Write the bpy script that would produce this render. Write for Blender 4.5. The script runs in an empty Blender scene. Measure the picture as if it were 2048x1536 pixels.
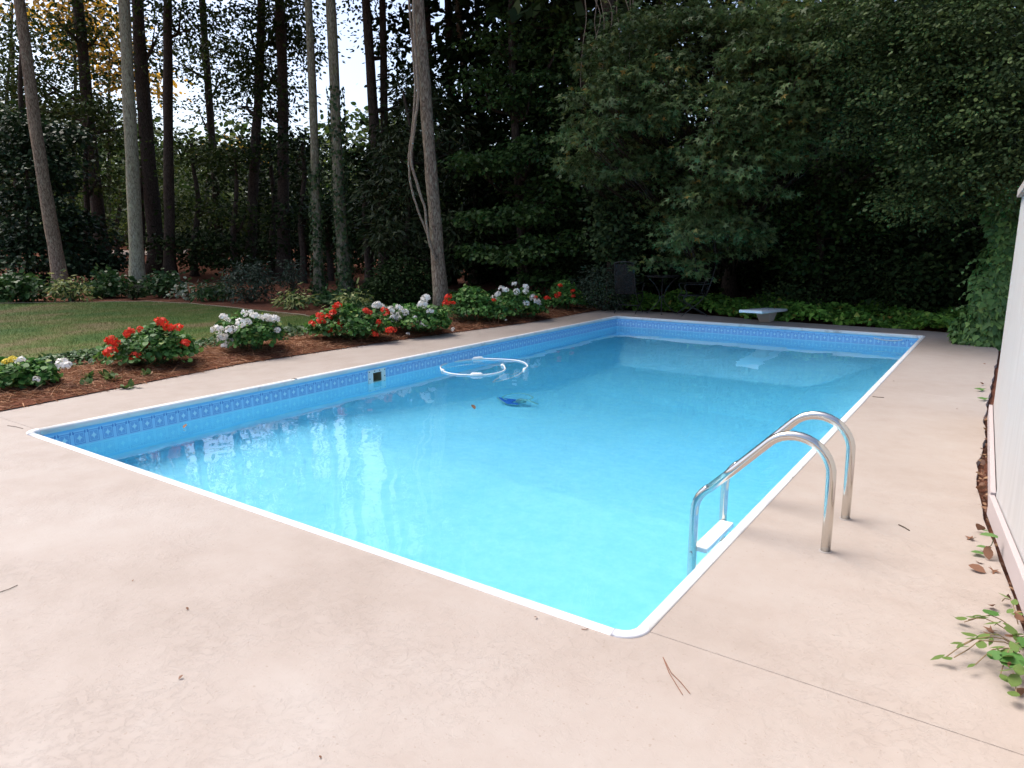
import bpy, bmesh, math
import numpy as np
from mathutils import Vector, Matrix

# ------------------------------------------------------------------ camera, sky, sun, exposure
scene = bpy.context.scene
COL = scene.collection
CAM = np.array([6.7675, -2.4144, 1.60])
YAW, PITCH, ROLL, FPX = -0.608594, 0.20108, -0.00303, 1424.83      # FPX: focal length for a 2048 px wide picture

cam_data = bpy.data.cameras.new('camera')
cam_data.sensor_width = 36.0
cam_data.lens = FPX / 2048 * 36.0
cam_data.clip_start = 0.05
cam_data.clip_end = 1500
cam = bpy.data.objects.new('camera', cam_data)
COL.objects.link(cam)
def cam_axes():
    cy, sy, cp, sp = math.cos(YAW), math.sin(YAW), math.cos(PITCH), math.sin(PITCH)
    f = np.array([sy*cp, cy*cp, -sp]); r = np.array([cy, -sy, 0.0]); u = np.cross(r, f)
    r2 = r*math.cos(ROLL) + u*math.sin(ROLL); u2 = np.cross(r2, f)
    return r2, u2, f
RGT, UPV, FWD = cam_axes()
M = Matrix(((RGT[0], UPV[0], -FWD[0], CAM[0]), (RGT[1], UPV[1], -FWD[1], CAM[1]), (RGT[2], UPV[2], -FWD[2], CAM[2]), (0, 0, 0, 1)))
cam.matrix_world = M
scene.camera = cam

SUN_ELEV, SUN_AZ = math.radians(60), math.radians(268)      # azimuth clockwise from +Y
world = bpy.data.worlds.new('World'); scene.world = world; world.use_nodes = True
wn = world.node_tree.nodes; wl = world.node_tree.links
sky = wn.new('ShaderNodeTexSky'); sky.sky_type = 'NISHITA'; sky.sun_disc = False
sky.sun_elevation = SUN_ELEV; sky.sun_rotation = SUN_AZ
sky.air_density = 0.8; sky.dust_density = 3.5; sky.ozone_density = 1.0
wl.new(sky.outputs[0], wn['Background'].inputs[0]); wn['Background'].inputs[1].default_value = 0.11

sun_data = bpy.data.lights.new('sun', 'SUN'); sun_data.energy = 1.5; sun_data.angle = math.radians(35); sun_data.color = (1.0, 0.95, 0.88)
sun = bpy.data.objects.new('sun', sun_data); COL.objects.link(sun)
sd = Vector((math.sin(SUN_AZ)*math.cos(SUN_ELEV), math.cos(SUN_AZ)*math.cos(SUN_ELEV), math.sin(SUN_ELEV)))
sun.rotation_euler = sd.to_track_quat('Z', 'Y').to_euler(); sun.location = (0, -10, 30)

vs = scene.view_settings
vs.view_transform = 'Standard'; vs.look = 'None'; vs.gamma = 1.0; vs.use_curve_mapping = False
vs.exposure = 1.42
scene.cycles.max_bounces = 8; scene.cycles.diffuse_bounces = 4; scene.cycles.glossy_bounces = 4
scene.cycles.transmission_bounces = 6; scene.cycles.transparent_max_bounces = 8
scene.cycles.use_denoising = True

# ------------------------------------------------------------------ layout helpers (place in the yard)
def ray(px, py): return FWD + RGT*(px-1024)/FPX + UPV*(768-py)/FPX
def gp(px, py, z=0.0):
    d = ray(px, py); return CAM + d*(z-CAM[2])/d[2]
def pol(px, d, py=478):
    v = ray(px, py); h = v[:2]/np.hypot(v[0], v[1]); return CAM[:2] + h*d
def at(px, py, d):
    v = ray(px, py); return CAM + v*(d/np.hypot(v[0], v[1]))

# ------------------------------------------------------------------ object helpers
def link(o, parent=None):
    COL.objects.link(o)
    if parent is not None: o.parent = parent
    return o
def tag(o, label=None, cat=None, group=None, kind=None):
    if label: o['label'] = label
    if cat: o['category'] = cat
    if group: o['group'] = group
    if kind: o['kind'] = kind
    return o
def thing(name, loc, label, cat, group=None, rz=0.0):
    o = bpy.data.objects.new(name, None); o.empty_display_size = 0.2
    o.location = loc; o.rotation_euler = (0, 0, rz); COL.objects.link(o)
    return tag(o, label, cat, group)
def world_parent(o, parent):
    """parent keeping the mesh where it is (mesh coordinates are world coordinates)"""
    o.parent = parent
    loc = Vector(parent.location); p = parent.parent
    while p is not None: loc = loc + Vector(p.location); p = p.parent
    o.location = -loc if parent.type == 'EMPTY' and parent.rotation_euler.z == 0 else (0, 0, 0)
    return o
class MB:
    def __init__(s): s.v = []; s.f = []
    def add(s, v, f):
        n = len(s.v); s.v += [tuple(map(float, p)) for p in v]; s.f += [tuple(i+n for i in q) for q in f]; return s
    def box(s, c, d, rot=None):
        x, y, z = d[0]/2, d[1]/2, d[2]/2
        P = [(-x,-y,-z),(x,-y,-z),(x,y,-z),(-x,y,-z),(-x,-y,z),(x,-y,z),(x,y,z),(-x,y,z)]
        if rot is not None: P = [tuple(rot @ Vector(p)) for p in P]
        return s.add([(p[0]+c[0], p[1]+c[1], p[2]+c[2]) for p in P], [(0,3,2,1),(4,5,6,7),(0,1,5,4),(1,2,6,5),(2,3,7,6),(3,0,4,7)])
    def tube(s, pts, rad, n=8, cap=True):
        pts = [Vector(p) for p in pts]; m = len(pts)
        if not hasattr(rad, '__len__'): rad = [rad]*m
        t0 = (pts[1]-pts[0]).normalized()
        ref = Vector((0, 0, 1)) if abs(t0.z) < 0.9 else Vector((1, 0, 0))
        nx = t0.cross(ref).normalized(); V = []; F = []
        for i in range(m):
            t = (pts[min(i+1, m-1)]-pts[max(i-1, 0)]).normalized()
            nx = (nx - t*nx.dot(t)).normalized(); ny = t.cross(nx)
            for k in range(n):
                a = 2*math.pi*k/n; V.append(pts[i] + (nx*math.cos(a)+ny*math.sin(a))*rad[i])
        for i in range(m-1):
            for k in range(n):
                F.append((i*n+k, i*n+(k+1) % n, (i+1)*n+(k+1) % n, (i+1)*n+k))
        if cap: F.append(tuple(range(n-1, -1, -1))); F.append(tuple((m-1)*n+k for k in range(n)))
        return s.add(V, F)
    def prism(s, poly, z0, z1):
        n = len(poly)
        V = [(p[0], p[1], z0) for p in poly] + [(p[0], p[1], z1) for p in poly]
        return s.add(V, [tuple(range(n-1, -1, -1)), tuple(range(n, 2*n))] + [(k, (k+1) % n, n+(k+1) % n, n+k) for k in range(n)])
    def lathe(s, prof, c, n=16):
        V = []; F = []; m = len(prof)
        for r, z in prof:
            for k in range(n):
                a = 2*math.pi*k/n; V.append((c[0]+r*math.cos(a), c[1]+r*math.sin(a), c[2]+z))
        for i in range(m-1):
            for k in range(n): F.append((i*n+k, i*n+(k+1) % n, (i+1)*n+(k+1) % n, (i+1)*n+k))
        F.append(tuple(range(n-1, -1, -1))); F.append(tuple((m-1)*n+k for k in range(n)))
        return s.add(V, F)
    def mesh(s, name, mat, smooth=False):
        me = bpy.data.meshes.new(name); me.from_pydata(s.v, [], s.f); me.update()
        if mat: me.materials.append(mat)
        if smooth: me.polygons.foreach_set('use_smooth', [True]*len(me.polygons))
        return me
    def build(s, name, mat, parent=None, smooth=False, bevel=0.0, loc=None):
        o = bpy.data.objects.new(name, s.mesh(name, mat, smooth)); link(o, parent)
        if loc is not None: o.location = loc
        if bevel:
            b = o.modifiers.new('bevel', 'BEVEL'); b.width = bevel; b.segments = 2; b.limit_method = 'ANGLE'
        return o
def obj(name, mesh, parent=None, loc=None):
    o = bpy.data.objects.new(name, mesh); link(o, parent)
    if loc is not None: o.location = loc
    return o

# ------------------------------------------------------------------ materials
def newmat(name):
    m = bpy.data.materials.new(name); m.use_nodes = True
    return m, m.node_tree.nodes, m.node_tree.links, m.node_tree.nodes['Principled BSDF']
def simple(name, col, rough=0.6, metal=0.0, spec=0.5):
    m, n, l, b = newmat(name)
    b.inputs['Base Color'].default_value = (*col, 1); b.inputs['Roughness'].default_value = rough
    b.inputs['Metallic'].default_value = metal; b.inputs['Specular IOR Level'].default_value = spec
    return m
def ramp(n, stops, interp='LINEAR'):
    r = n.new('ShaderNodeValToRGB'); e = r.color_ramp; e.interpolation = interp
    while len(e.elements) < len(stops): e.elements.new(0.5)
    for k, (p, c) in zip(e.elements, stops): k.position = p; k.color = (*c, 1) if len(c) == 3 else c
    return r
def noise(n, l, vec, scale, detail=4, rough=0.55, dist=0.0):
    t = n.new('ShaderNodeTexNoise'); t.inputs['Scale'].default_value = scale; t.inputs['Detail'].default_value = detail
    t.inputs['Roughness'].default_value = rough; t.inputs['Distortion'].default_value = dist
    if vec is not None: l.new(vec, t.inputs['Vector'])
    return t
def objvec(n, l, scale=(1, 1, 1), out='Object'):
    tc = n.new('ShaderNodeTexCoord'); mp = n.new('ShaderNodeMapping'); mp.inputs['Scale'].default_value = scale
    l.new(tc.outputs[out], mp.inputs['Vector']); return mp.outputs[0]
def worldvec(n, l, scale=(1, 1, 1)):
    g = n.new('ShaderNodeNewGeometry'); mp = n.new('ShaderNodeMapping'); mp.inputs['Scale'].default_value = scale
    l.new(g.outputs['Position'], mp.inputs['Vector']); return mp.outputs[0]
def math_n(n, l, op, a, b=None, c=None):
    t = n.new('ShaderNodeMath'); t.operation = op
    for i, v in enumerate((a, b, c)):
        if v is None: continue
        if isinstance(v, (int, float)): t.inputs[i].default_value = v
        else: l.new(v, t.inputs[i])
    return t.outputs[0]
def mixc(n, l, fac, a, b, mode='MIX'):
    t = n.new('ShaderNodeMix'); t.data_type = 'RGBA'; t.blend_type = mode
    for i, v in ((0, fac), (6, a), (7, b)):
        if isinstance(v, (int, float)): t.inputs[i].default_value = v
        elif isinstance(v, tuple): t.inputs[i].default_value = (*v, 1)
        else: l.new(v, t.inputs[i])
    return t.outputs[2]
def bump(n, l, b, h, strength=0.3, dist=0.02):
    t = n.new('ShaderNodeBump'); t.inputs['Strength'].default_value = strength; t.inputs['Distance'].default_value = dist
    l.new(h, t.inputs['Height']); l.new(t.outputs[0], b.inputs['Normal']); return t

def leaf_mat(name, stops, rough=0.45, trans=0.3, spec=0.25):
    """stops: colour ramp over one random value per leaf"""
    m, n, l, b = newmat(name)
    g = n.new('ShaderNodeNewGeometry'); r = ramp(n, stops); l.new(g.outputs['Random Per Island'], r.inputs[0])
    nz = noise(n, l, worldvec(n, l), 0.9, 2)
    v = n.new('ShaderNodeHueSaturation'); l.new(r.outputs[0], v.inputs['Color'])
    l.new(math_n(n, l, 'MULTIPLY_ADD', nz.outputs[0], 0.9, 0.55), v.inputs['Value'])
    l.new(v.outputs[0], b.inputs['Base Color']); b.inputs['Roughness'].default_value = rough
    b.inputs['Specular IOR Level'].default_value = spec
    t = n.new('ShaderNodeBsdfTranslucent'); l.new(v.outputs[0], t.inputs['Color'])
    mx = n.new('ShaderNodeMixShader'); mx.inputs[0].default_value = trans
    l.new(b.outputs[0], mx.inputs[1]); l.new(t.outputs[0], mx.inputs[2]); l.new(mx.outputs[0], n['Material Output'].inputs[0])
    return m
G = leaf_mat
MAT = {}
MAT['gum'] = G('sweetgum_leaf', [(0, (.045,.080,.025)), (.5, (.085,.135,.044)), (.9, (.145,.20,.072)), (.985, (.18,.18,.045)), (1, (.34,.18,.04))], .42, .25)
MAT['beech'] = G('broadleaf_leaf', [(0, (.024,.056,.015)), (.6, (.048,.096,.024)), (1, (.095,.16,.038))], .45, .3)
MAT['elm'] = G('small_leaf', [(0, (.024,.046,.016)), (.6, (.046,.078,.026)), (1, (.095,.135,.042))], .55, .25, .12)
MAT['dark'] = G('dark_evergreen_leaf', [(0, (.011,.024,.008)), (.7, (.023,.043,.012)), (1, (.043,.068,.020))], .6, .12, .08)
MAT['mag'] = G('glossy_evergreen_leaf', [(0, (.012,.030,.014)), (.7, (.025,.055,.022)), (1, (.045,.085,.03))], .45, .1, .2)
MAT['rhodo'] = G('long_evergreen_leaf', [(0, (.016,.03,.010)), (.7, (.035,.05,.018)), (1, (.085,.095,.04))], .45, .12, .2)
MAT['ivy'] = G('ivy_leaf', [(0, (.05,.12,.035)), (.5, (.10,.20,.06)), (.85, (.19,.33,.09)), (1, (.28,.43,.12))], .45, .3)
MAT['ivyold'] = G('grey_green_ivy_leaf', [(0, (.024,.048,.02)), (.6, (.05,.085,.034)), (1, (.095,.14,.045))], .5, .2, .15)
MAT['cover'] = G('ground_ivy_leaf', [(0, (.05,.13,.02)), (.5, (.13,.29,.045)), (.88, (.24,.44,.07)), (.97, (.34,.48,.09)), (1, (.45,.28,.07))], .45, .3)
MAT['vinca'] = G('low_cover_leaf', [(0, (.025,.06,.018)), (.6, (.05,.11,.026)), (.94, (.09,.16,.04)), (1, (.3,.36,.25))], .45, .2)
MAT['ger'] = G('geranium_leaf', [(0, (.026,.085,.018)), (.5, (.055,.155,.03)), (.92, (.12,.25,.05)), (1, (.24,.28,.07))], .5, .25)
MAT['hosta'] = G('variegated_leaf', [(0, (.04,.09,.02)), (.45, (.08,.15,.035)), (.55, (.38,.42,.13)), (1, (.5,.5,.2))], .45, .25)
MAT['shrub'] = G('shrub_leaf', [(0, (.02,.055,.016)), (.6, (.045,.105,.03)), (1, (.09,.16,.045))], .45, .25)
MAT['pale'] = G('pale_leaf', [(0, (.12,.18,.10)), (1, (.45,.5,.38))], .5, .25)
MAT['needle'] = G('fine_shrub_leaf', [(0, (.02,.035,.02)), (1, (.055,.085,.05))], .5, .15)
MAT['far'] = G('far_leaf', [(0, (.02,.045,.012)), (.6, (.05,.09,.02)), (1, (.13,.165,.03))], .6, .35)
MAT['yellow'] = G('autumn_leaf', [(0, (.20,.14,.02)), (.6, (.48,.28,.03)), (1, (.62,.36,.05))], .55, .5)
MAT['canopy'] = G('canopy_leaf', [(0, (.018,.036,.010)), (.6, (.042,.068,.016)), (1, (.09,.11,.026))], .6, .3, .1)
MAT['red'] = G('red_petal', [(0, (.55,.022,.012)), (.6, (.78,.045,.02)), (1, (.88,.09,.04))], .5, .25)
MAT['white'] = G('white_petal', [(0, (.74,.72,.68)), (1, (.86,.84,.80))], .5, .25)
MAT['yel'] = G('yellow_petal', [(0, (.75,.55,.05)), (1, (.8,.65,.1))], .5, .25)
MAT['straw'] = G('pine_needle', [(0, (.16,.07,.035)), (.5, (.36,.175,.09)), (1, (.58,.33,.19))], .6, .1)
MAT['deadleaf'] = G('dead_leaf', [(0, (.09,.045,.03)), (.6, (.20,.10,.06)), (1, (.32,.20,.11))], .6, .15)
MAT['weed'] = G('weed_leaf', [(0, (.04,.085,.02)), (.5, (.09,.16,.04)), (.75, (.18,.24,.06)), (.85, (.22,.13,.07)), (1, (.28,.17,.09))], .5, .25)

def bark(name, dark, mid, light, scale=(7, 7, 1.6), lichen=None, blotch=0.5):
    m, n, l, b = newmat(name); v = objvec(n, l, scale)
    vo = n.new('ShaderNodeTexVoronoi'); vo.feature = 'DISTANCE_TO_EDGE'; vo.inputs['Scale'].default_value = 4.0; l.new(v, vo.inputs['Vector'])
    nz = noise(n, l, v, 5.0, 8, .72, .8)
    h = math_n(n, l, 'ADD', math_n(n, l, 'MULTIPLY', math_n(n, l, 'MINIMUM', vo.outputs['Distance'], .2), .9), math_n(n, l, 'MULTIPLY', nz.outputs[0], .95))
    r = ramp(n, [(.36, dark), (.55, mid), (.78, light)]); l.new(h, r.inputs[0]); c = r.outputs[0]
    if lichen:
        nb = noise(n, l, objvec(n, l, (2.6, 2.6, 1.4)), 5.0, 8, .75)
        rb = ramp(n, [(blotch, (0, 0, 0)), (blotch+.12, (1, 1, 1))]); l.new(nb.outputs[0], rb.inputs[0])
        c = mixc(n, l, math_n(n, l, 'MULTIPLY', rb.outputs[0], .75), c, lichen)
    l.new(c, b.inputs['Base Color']); b.inputs['Roughness'].default_value = .9; b.inputs['Specular IOR Level'].default_value = .15
    bump(n, l, b, h, .8, .03); return m
MAT['bark_pine'] = bark('pine_bark', (.055,.038,.026), (.21,.155,.11), (.44,.36,.27), lichen=(.42,.40,.29), blotch=.53)
MAT['bark_grey'] = bark('lichen_bark', (.10,.085,.055), (.28,.25,.17), (.50,.47,.36), lichen=(.44,.43,.28), blotch=.5)
MAT['bark_dark'] = bark('dark_bark', (.018,.013,.010), (.058,.042,.032), (.12,.09,.07))
MAT['bark_ivy'] = bark('mossy_bark', (.06,.05,.03), (.19,.165,.11), (.38,.34,.25), lichen=(.22,.24,.11), blotch=.52)
MAT['vine'] = bark('vine_bark', (.14,.10,.07), (.32,.25,.18), (.50,.42,.33), scale=(12, 12, 6))
MAT['twig'] = simple('twig_brown', (.07,.05,.035), .8, 0, .2)
MAT['stem'] = simple('green_stem', (.06,.10,.03), .6)
MAT['stemdry'] = simple('dry_stem', (.20,.14,.07), .7)

# deck paint: skip-trowel texture on concrete
def deck_mat():
    m, n, l, b = newmat('painted_concrete'); v = worldvec(n, l)
    big = noise(n, l, v, .55, 5, .6); mid = noise(n, l, v, 4.5, 6, .65)
    r = ramp(n, [(.28, (.285,.233,.195)), (.5, (.345,.291,.254)), (.72, (.388,.342,.308))]); l.new(math_n(n, l, 'MULTIPLY_ADD', mid.outputs[0], .35, math_n(n, l, 'MULTIPLY', big.outputs[0], .65)), r.inputs[0])
    # skip-trowel islands: a hard-edged noise threshold
    isl = noise(n, l, v, 15, 8, .72, .2); ri = ramp(n, [(.455, (0, 0, 0)), (.545, (1, 1, 1))]); l.new(isl.outputs[0], ri.inputs[0])
    fine = noise(n, l, v, 110, 4, .7)
    msk = noise(n, l, v, 1.3, 3); rm = ramp(n, [(.38, (0, 0, 0)), (.62, (1, 1, 1))]); l.new(msk.outputs[0], rm.inputs[0])
    hgt = math_n(n, l, 'ADD', math_n(n, l, 'MULTIPLY', ri.outputs[0], math_n(n, l, 'MULTIPLY_ADD', rm.outputs[0], .8, .2)), math_n(n, l, 'MULTIPLY', fine.outputs[0], .45))
    c = mixc(n, l, math_n(n, l, 'MULTIPLY', ri.outputs[0], .06), r.outputs[0], (.40,.345,.305))
    edge = ramp(n, [(.455, (0, 0, 0)), (.475, (1, 1, 1)), (.50, (0, 0, 0))]); l.new(isl.outputs[0], edge.inputs[0])
    c = mixc(n, l, math_n(n, l, 'MULTIPLY', math_n(n, l, 'MULTIPLY', edge.outputs[0], rm.outputs[0]), .08), c, (.27,.20,.16))
    sp = noise(n, l, v, 60, 2, .5); rs = ramp(n, [(.675, (0, 0, 0)), (.72, (1, 1, 1))]); l.new(sp.outputs[0], rs.inputs[0])
    c = mixc(n, l, math_n(n, l, 'MULTIPLY', rs.outputs[0], .45), c, (.24,.18,.14))
    l.new(c, b.inputs['Base Color']); b.inputs['Roughness'].default_value = .62; b.inputs['Specular IOR Level'].default_value = .35
    bump(n, l, b, hgt, .5, .0025); return m
MAT['deck'] = deck_mat()

def litter_mat():
    m, n, l, b = newmat('pine_straw_litter'); v = worldvec(n, l)
    a = noise(n, l, v, 3.0, 6, .7); f = noise(n, l, worldvec(n, l, (1, 1, .3)), 45, 4, .7, 1.2)
    r = ramp(n, [(.3, (.055,.024,.014)), (.5, (.15,.058,.034)), (.7, (.24,.10,.058))])
    l.new(math_n(n, l, 'MULTIPLY_ADD', f.outputs[0], .55, math_n(n, l, 'MULTIPLY', a.outputs[0], .45)), r.inputs[0])
    l.new(r.outputs[0], b.inputs['Base Color']); b.inputs['Roughness'].default_value = .95; b.inputs['Specular IOR Level'].default_value = .1
    bump(n, l, b, f.outputs[0], .7, .03); return m
MAT['litter'] = litter_mat()
def lawn_mat(name, blades):
    m, n, l, b = newmat(name); v = worldvec(n, l, (.75, .45, 1))
    a = noise(n, l, v, .9, 6, .62); f = noise(n, l, worldvec(n, l), 25, 3)
    base = [(.36, (.032,.080,.010)), (.46, (.058,.105,.015)), (.53, (.10,.115,.026)), (.59, (.145,.12,.05)), (.70, (.17,.118,.062))]
    r = ramp(n, base); l.new(math_n(n, l, 'MULTIPLY_ADD', f.outputs[0], .2, math_n(n, l, 'MULTIPLY', a.outputs[0], .8)), r.inputs[0])
    c = r.outputs[0]
    if blades:
        g = n.new('ShaderNodeNewGeometry'); h = n.new('ShaderNodeHueSaturation'); l.new(c, h.inputs['Color'])
        l.new(math_n(n, l, 'MULTIPLY_ADD', g.outputs['Random Per Island'], .9, .6), h.inputs['Value']); c = h.outputs[0]
    l.new(c, b.inputs['Base Color']); b.inputs['Roughness'].default_value = .8; b.inputs['Specular IOR Level'].default_value = .2
    if not blades: bump(n, l, b, f.outputs[0], .6, .03)
    return m
MAT['lawn'] = lawn_mat('lawn_soil', False); MAT['grass'] = lawn_mat('grass_blade', True)

def coping_mat():
    m, n, l, b = newmat('white_coping_paint'); v = worldvec(n, l)
    a = noise(n, l, v, 5, 6, .7); r = ramp(n, [(.30, (.50,.48,.45)), (.44, (.74,.74,.73)), (1, (.80,.80,.79))]); l.new(a.outputs[0], r.inputs[0])
    l.new(r.outputs[0], b.inputs['Base Color']); b.inputs['Roughness'].default_value = .38; return m
MAT['coping'] = coping_mat()
MAT['coping_end'] = simple('scuffed_white_vinyl', (.66,.66,.68), .5)
MAT['white_plastic'] = simple('white_plastic', (.78,.78,.77), .4)
MAT['cream_plastic'] = simple('cream_plastic', (.80,.79,.75), .45)
MAT['dark_hole'] = simple('dark_cream_interior', (.20,.16,.09), .8)  # skimmer throat, a darker cream than its faceplate
MAT['screw'] = simple('dull_screw', (.12,.12,.12), .4, .6)
MAT['steel'] = simple('polished_steel', (.62,.59,.54), .14, 1.0)
MAT['iron'] = simple('black_iron', (.022,.022,.022), .45)
MAT['mesh'] = simple('black_mesh_fabric', (.009,.009,.010), .8)
m, n_, l_, b_ = newmat('open_mesh_fabric'); b_.inputs['Base Color'].default_value = (.012, .012, .013, 1); b_.inputs['Alpha'].default_value = .55; MAT['mesh'] = m
MAT['board'] = simple('diving_board_gelcoat', (.80,.82,.83), .45)
MAT['board_base'] = simple('diving_base_fiberglass', (.50,.42,.34), .6)
MAT['blue_plastic'] = simple('blue_plastic', (.02,.16,.62), .4)
MAT['teal_plastic'] = simple('pale_teal_plastic', (.30,.58,.55), .4)
MAT['grey_teal'] = simple('grey_teal_plastic', (.24,.40,.38), .5)
MAT['drygrass'] = simple('pale_drygrass', (.30,.25,.16), .8)
MAT['path'] = simple('pale_path', (.42,.33,.28), .9)

# vinyl liner with a printed star-tile border, above and below the waterline
POOL_W, POOL_L, WATER = 5.695, 11.136, -0.21
IN = 0.054                                       # liner stands this far inside the coping's outer edge
def liner_mat():
    m, n, l, b = newmat('vinyl_liner')
    g = n.new('ShaderNodeNewGeometry'); sp = n.new('ShaderNodeSeparateXYZ'); l.new(g.outputs['Position'], sp.inputs[0])
    sn = n.new('ShaderNodeSeparateXYZ'); l.new(g.outputs['True Normal'], sn.inputs[0])
    xw = math_n(n, l, 'GREATER_THAN', math_n(n, l, 'ABSOLUTE', sn.outputs[0]), .7)
    u = math_n(n, l, 'ADD', math_n(n, l, 'MULTIPLY', xw, sp.outputs[1]), math_n(n, l, 'MULTIPLY', math_n(n, l, 'SUBTRACT', 1.0, xw), sp.outputs[0]))
    PER = .1237
    fu = math_n(n, l, 'SUBTRACT', math_n(n, l, 'FRACT', math_n(n, l, 'DIVIDE', math_n(n, l, 'ADD', u, 9.0-.399+PER/2), PER)), .5)   # -.5 .. .5
    U = math_n(n, l, 'MULTIPLY', fu, PER)
    V = math_n(n, l, 'ADD', sp.outputs[2], .139)                        # centre of the printed row
    aU = math_n(n, l, 'ABSOLUTE', U); aV = math_n(n, l, 'ABSOLUTE', V)
    def inside(val, lim): return math_n(n, l, 'LESS_THAN', val, lim)
    frame_o = math_n(n, l, 'MULTIPLY', inside(aU, .046), inside(aV, .056))
    frame_i = math_n(n, l, 'MULTIPLY', inside(aU, .041), inside(aV, .050))
    field = math_n(n, l, 'MULTIPLY', inside(aU, .036), inside(aV, .045))
    corner = math_n(n, l, 'MULTIPLY', math_n(n, l, 'GREATER_THAN', aU, .045), math_n(n, l, 'MULTIPLY', math_n(n, l, 'GREATER_THAN', V, .038), inside(V, .066)))
    corner = math_n(n, l, 'MULTIPLY', corner, inside(aU, .057))
    # four point star: sqrt|u| + sqrt|v| < c
    star = inside(math_n(n, l, 'ADD', math_n(n, l, 'POWER', math_n(n, l, 'DIVIDE', aU, .031), .6), math_n(n, l, 'POWER', math_n(n, l, 'DIVIDE', aV, .036), .6)), 1.0)
    # scroll work in the four quarters
    wv = n.new('ShaderNodeTexWave'); wv.wave_type = 'RINGS'; wv.rings_direction = 'SPHERICAL'; wv.inputs['Scale'].default_value = 18; wv.inputs['Distortion'].default_value = 1.5
    cb = n.new('ShaderNodeCombineXYZ'); l.new(math_n(n, l, 'SUBTRACT', aU, .02), cb.inputs[0]); l.new(math_n(n, l, 'SUBTRACT', aV, .028), cb.inputs[1]); l.new(cb.outputs[0], wv.inputs['Vector'])
    PALE, MIDB, DEEP = (.34,.62,.87), (.18,.43,.76), (.10,.27,.62)
    row = math_n(n, l, 'MULTIPLY', math_n(n, l, 'GREATER_THAN', sp.outputs[2], -.208), inside(sp.outputs[2], -.068))
    pat = mixc(n, l, frame_o, PALE, DEEP); pat = mixc(n, l, frame_i, pat, PALE)
    sc = mixc(n, l, wv.outputs['Fac'], MIDB, DEEP)
    pat = mixc(n, l, field, pat, mixc(n, l, .35, sc, PALE)); pat = mixc(n, l, star, pat, (.52,.78,.92)); pat = mixc(n, l, corner, pat, DEEP)
    mt = noise(n, l, worldvec(n, l), 9, 5, .7); mr = ramp(n, [(.35, (.30,.755,.95)), (.62, (.37,.815,.97))]); l.new(mt.outputs[0], mr.inputs[0])
    top = math_n(n, l, 'GREATER_THAN', sp.outputs[2], -.07)
    low = mixc(n, l, top, mr.outputs[0], (.18,.50,.82))
    # algae-grey mottling on the floor
    m2 = noise(n, l, worldvec(n, l, (1, .6, 1)), 1.1, 7, .75, .5); r2 = ramp(n, [(.48, (0, 0, 0)), (.74, (1, 1, 1))]); l.new(m2.outputs[0], r2.inputs[0])
    deep = inside(sp.outputs[2], -.5)
    low = mixc(n, l, math_n(n, l, 'MULTIPLY', math_n(n, l, 'MULTIPLY', r2.outputs[0], deep), .22), low, (.16,.62,.82))
    c = mixc(n, l, row, low, pat)
    l.new(c, b.inputs['Base Color']); b.inputs['Roughness'].default_value = .35; return m
MAT['liner'] = liner_mat()

def water_mat():
    m = bpy.data.materials.new('pool_water'); m.use_nodes = True; n = m.node_tree.nodes; l = m.node_tree.links; n.remove(n['Principled BSDF'])
    v = worldvec(n, l, (1.0, 1.0, 1))
    a = noise(n, l, v, .85, 2, .45, .3); f = noise(n, l, worldvec(n, l, (1, 1.0, 1)), 5.0, 2, .5)
    h = math_n(n, l, 'MULTIPLY_ADD', f.outputs[0], .022, a.outputs[0])
    bp = n.new('ShaderNodeBump'); bp.inputs['Strength'].default_value = .14; bp.inputs['Distance'].default_value = .10; l.new(h, bp.inputs['Height'])
    gl = n.new('ShaderNodeBsdfGlass'); gl.inputs['IOR'].default_value = 1.333; gl.inputs['Roughness'].default_value = 0.0
    l.new(bp.outputs[0], gl.inputs['Normal']); l.new(gl.outputs[0], n['Material Output'].inputs['Surface'])
    va = n.new('ShaderNodeVolumeAbsorption'); va.inputs['Color'].default_value = (.16,.84,.985,1); va.inputs['Density'].default_value = .19
    l.new(va.outputs[0], n['Material Output'].inputs['Volume'])
    return m
MAT['water'] = water_mat()
def fence_mat():
    m, n, l, b = newmat('white_fence_vinyl'); v = worldvec(n, l, (1, 1, .12))
    a = noise(n, l, v, 16, 4, .6); r = ramp(n, [(.3, (.44,.425,.415)), (.7, (.51,.495,.485))]); l.new(a.outputs[0], r.inputs[0])
    l.new(r.outputs[0], b.inputs['Base Color']); b.inputs['Roughness'].default_value = .55; return m
MAT['fence'] = fence_mat(); MAT['fence_board'] = simple('mauve_white_board', (.43,.37,.365), .6); MAT['fence_rail'] = simple('weathered_grey_rail', (.34,.31,.29), .75)

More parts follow.
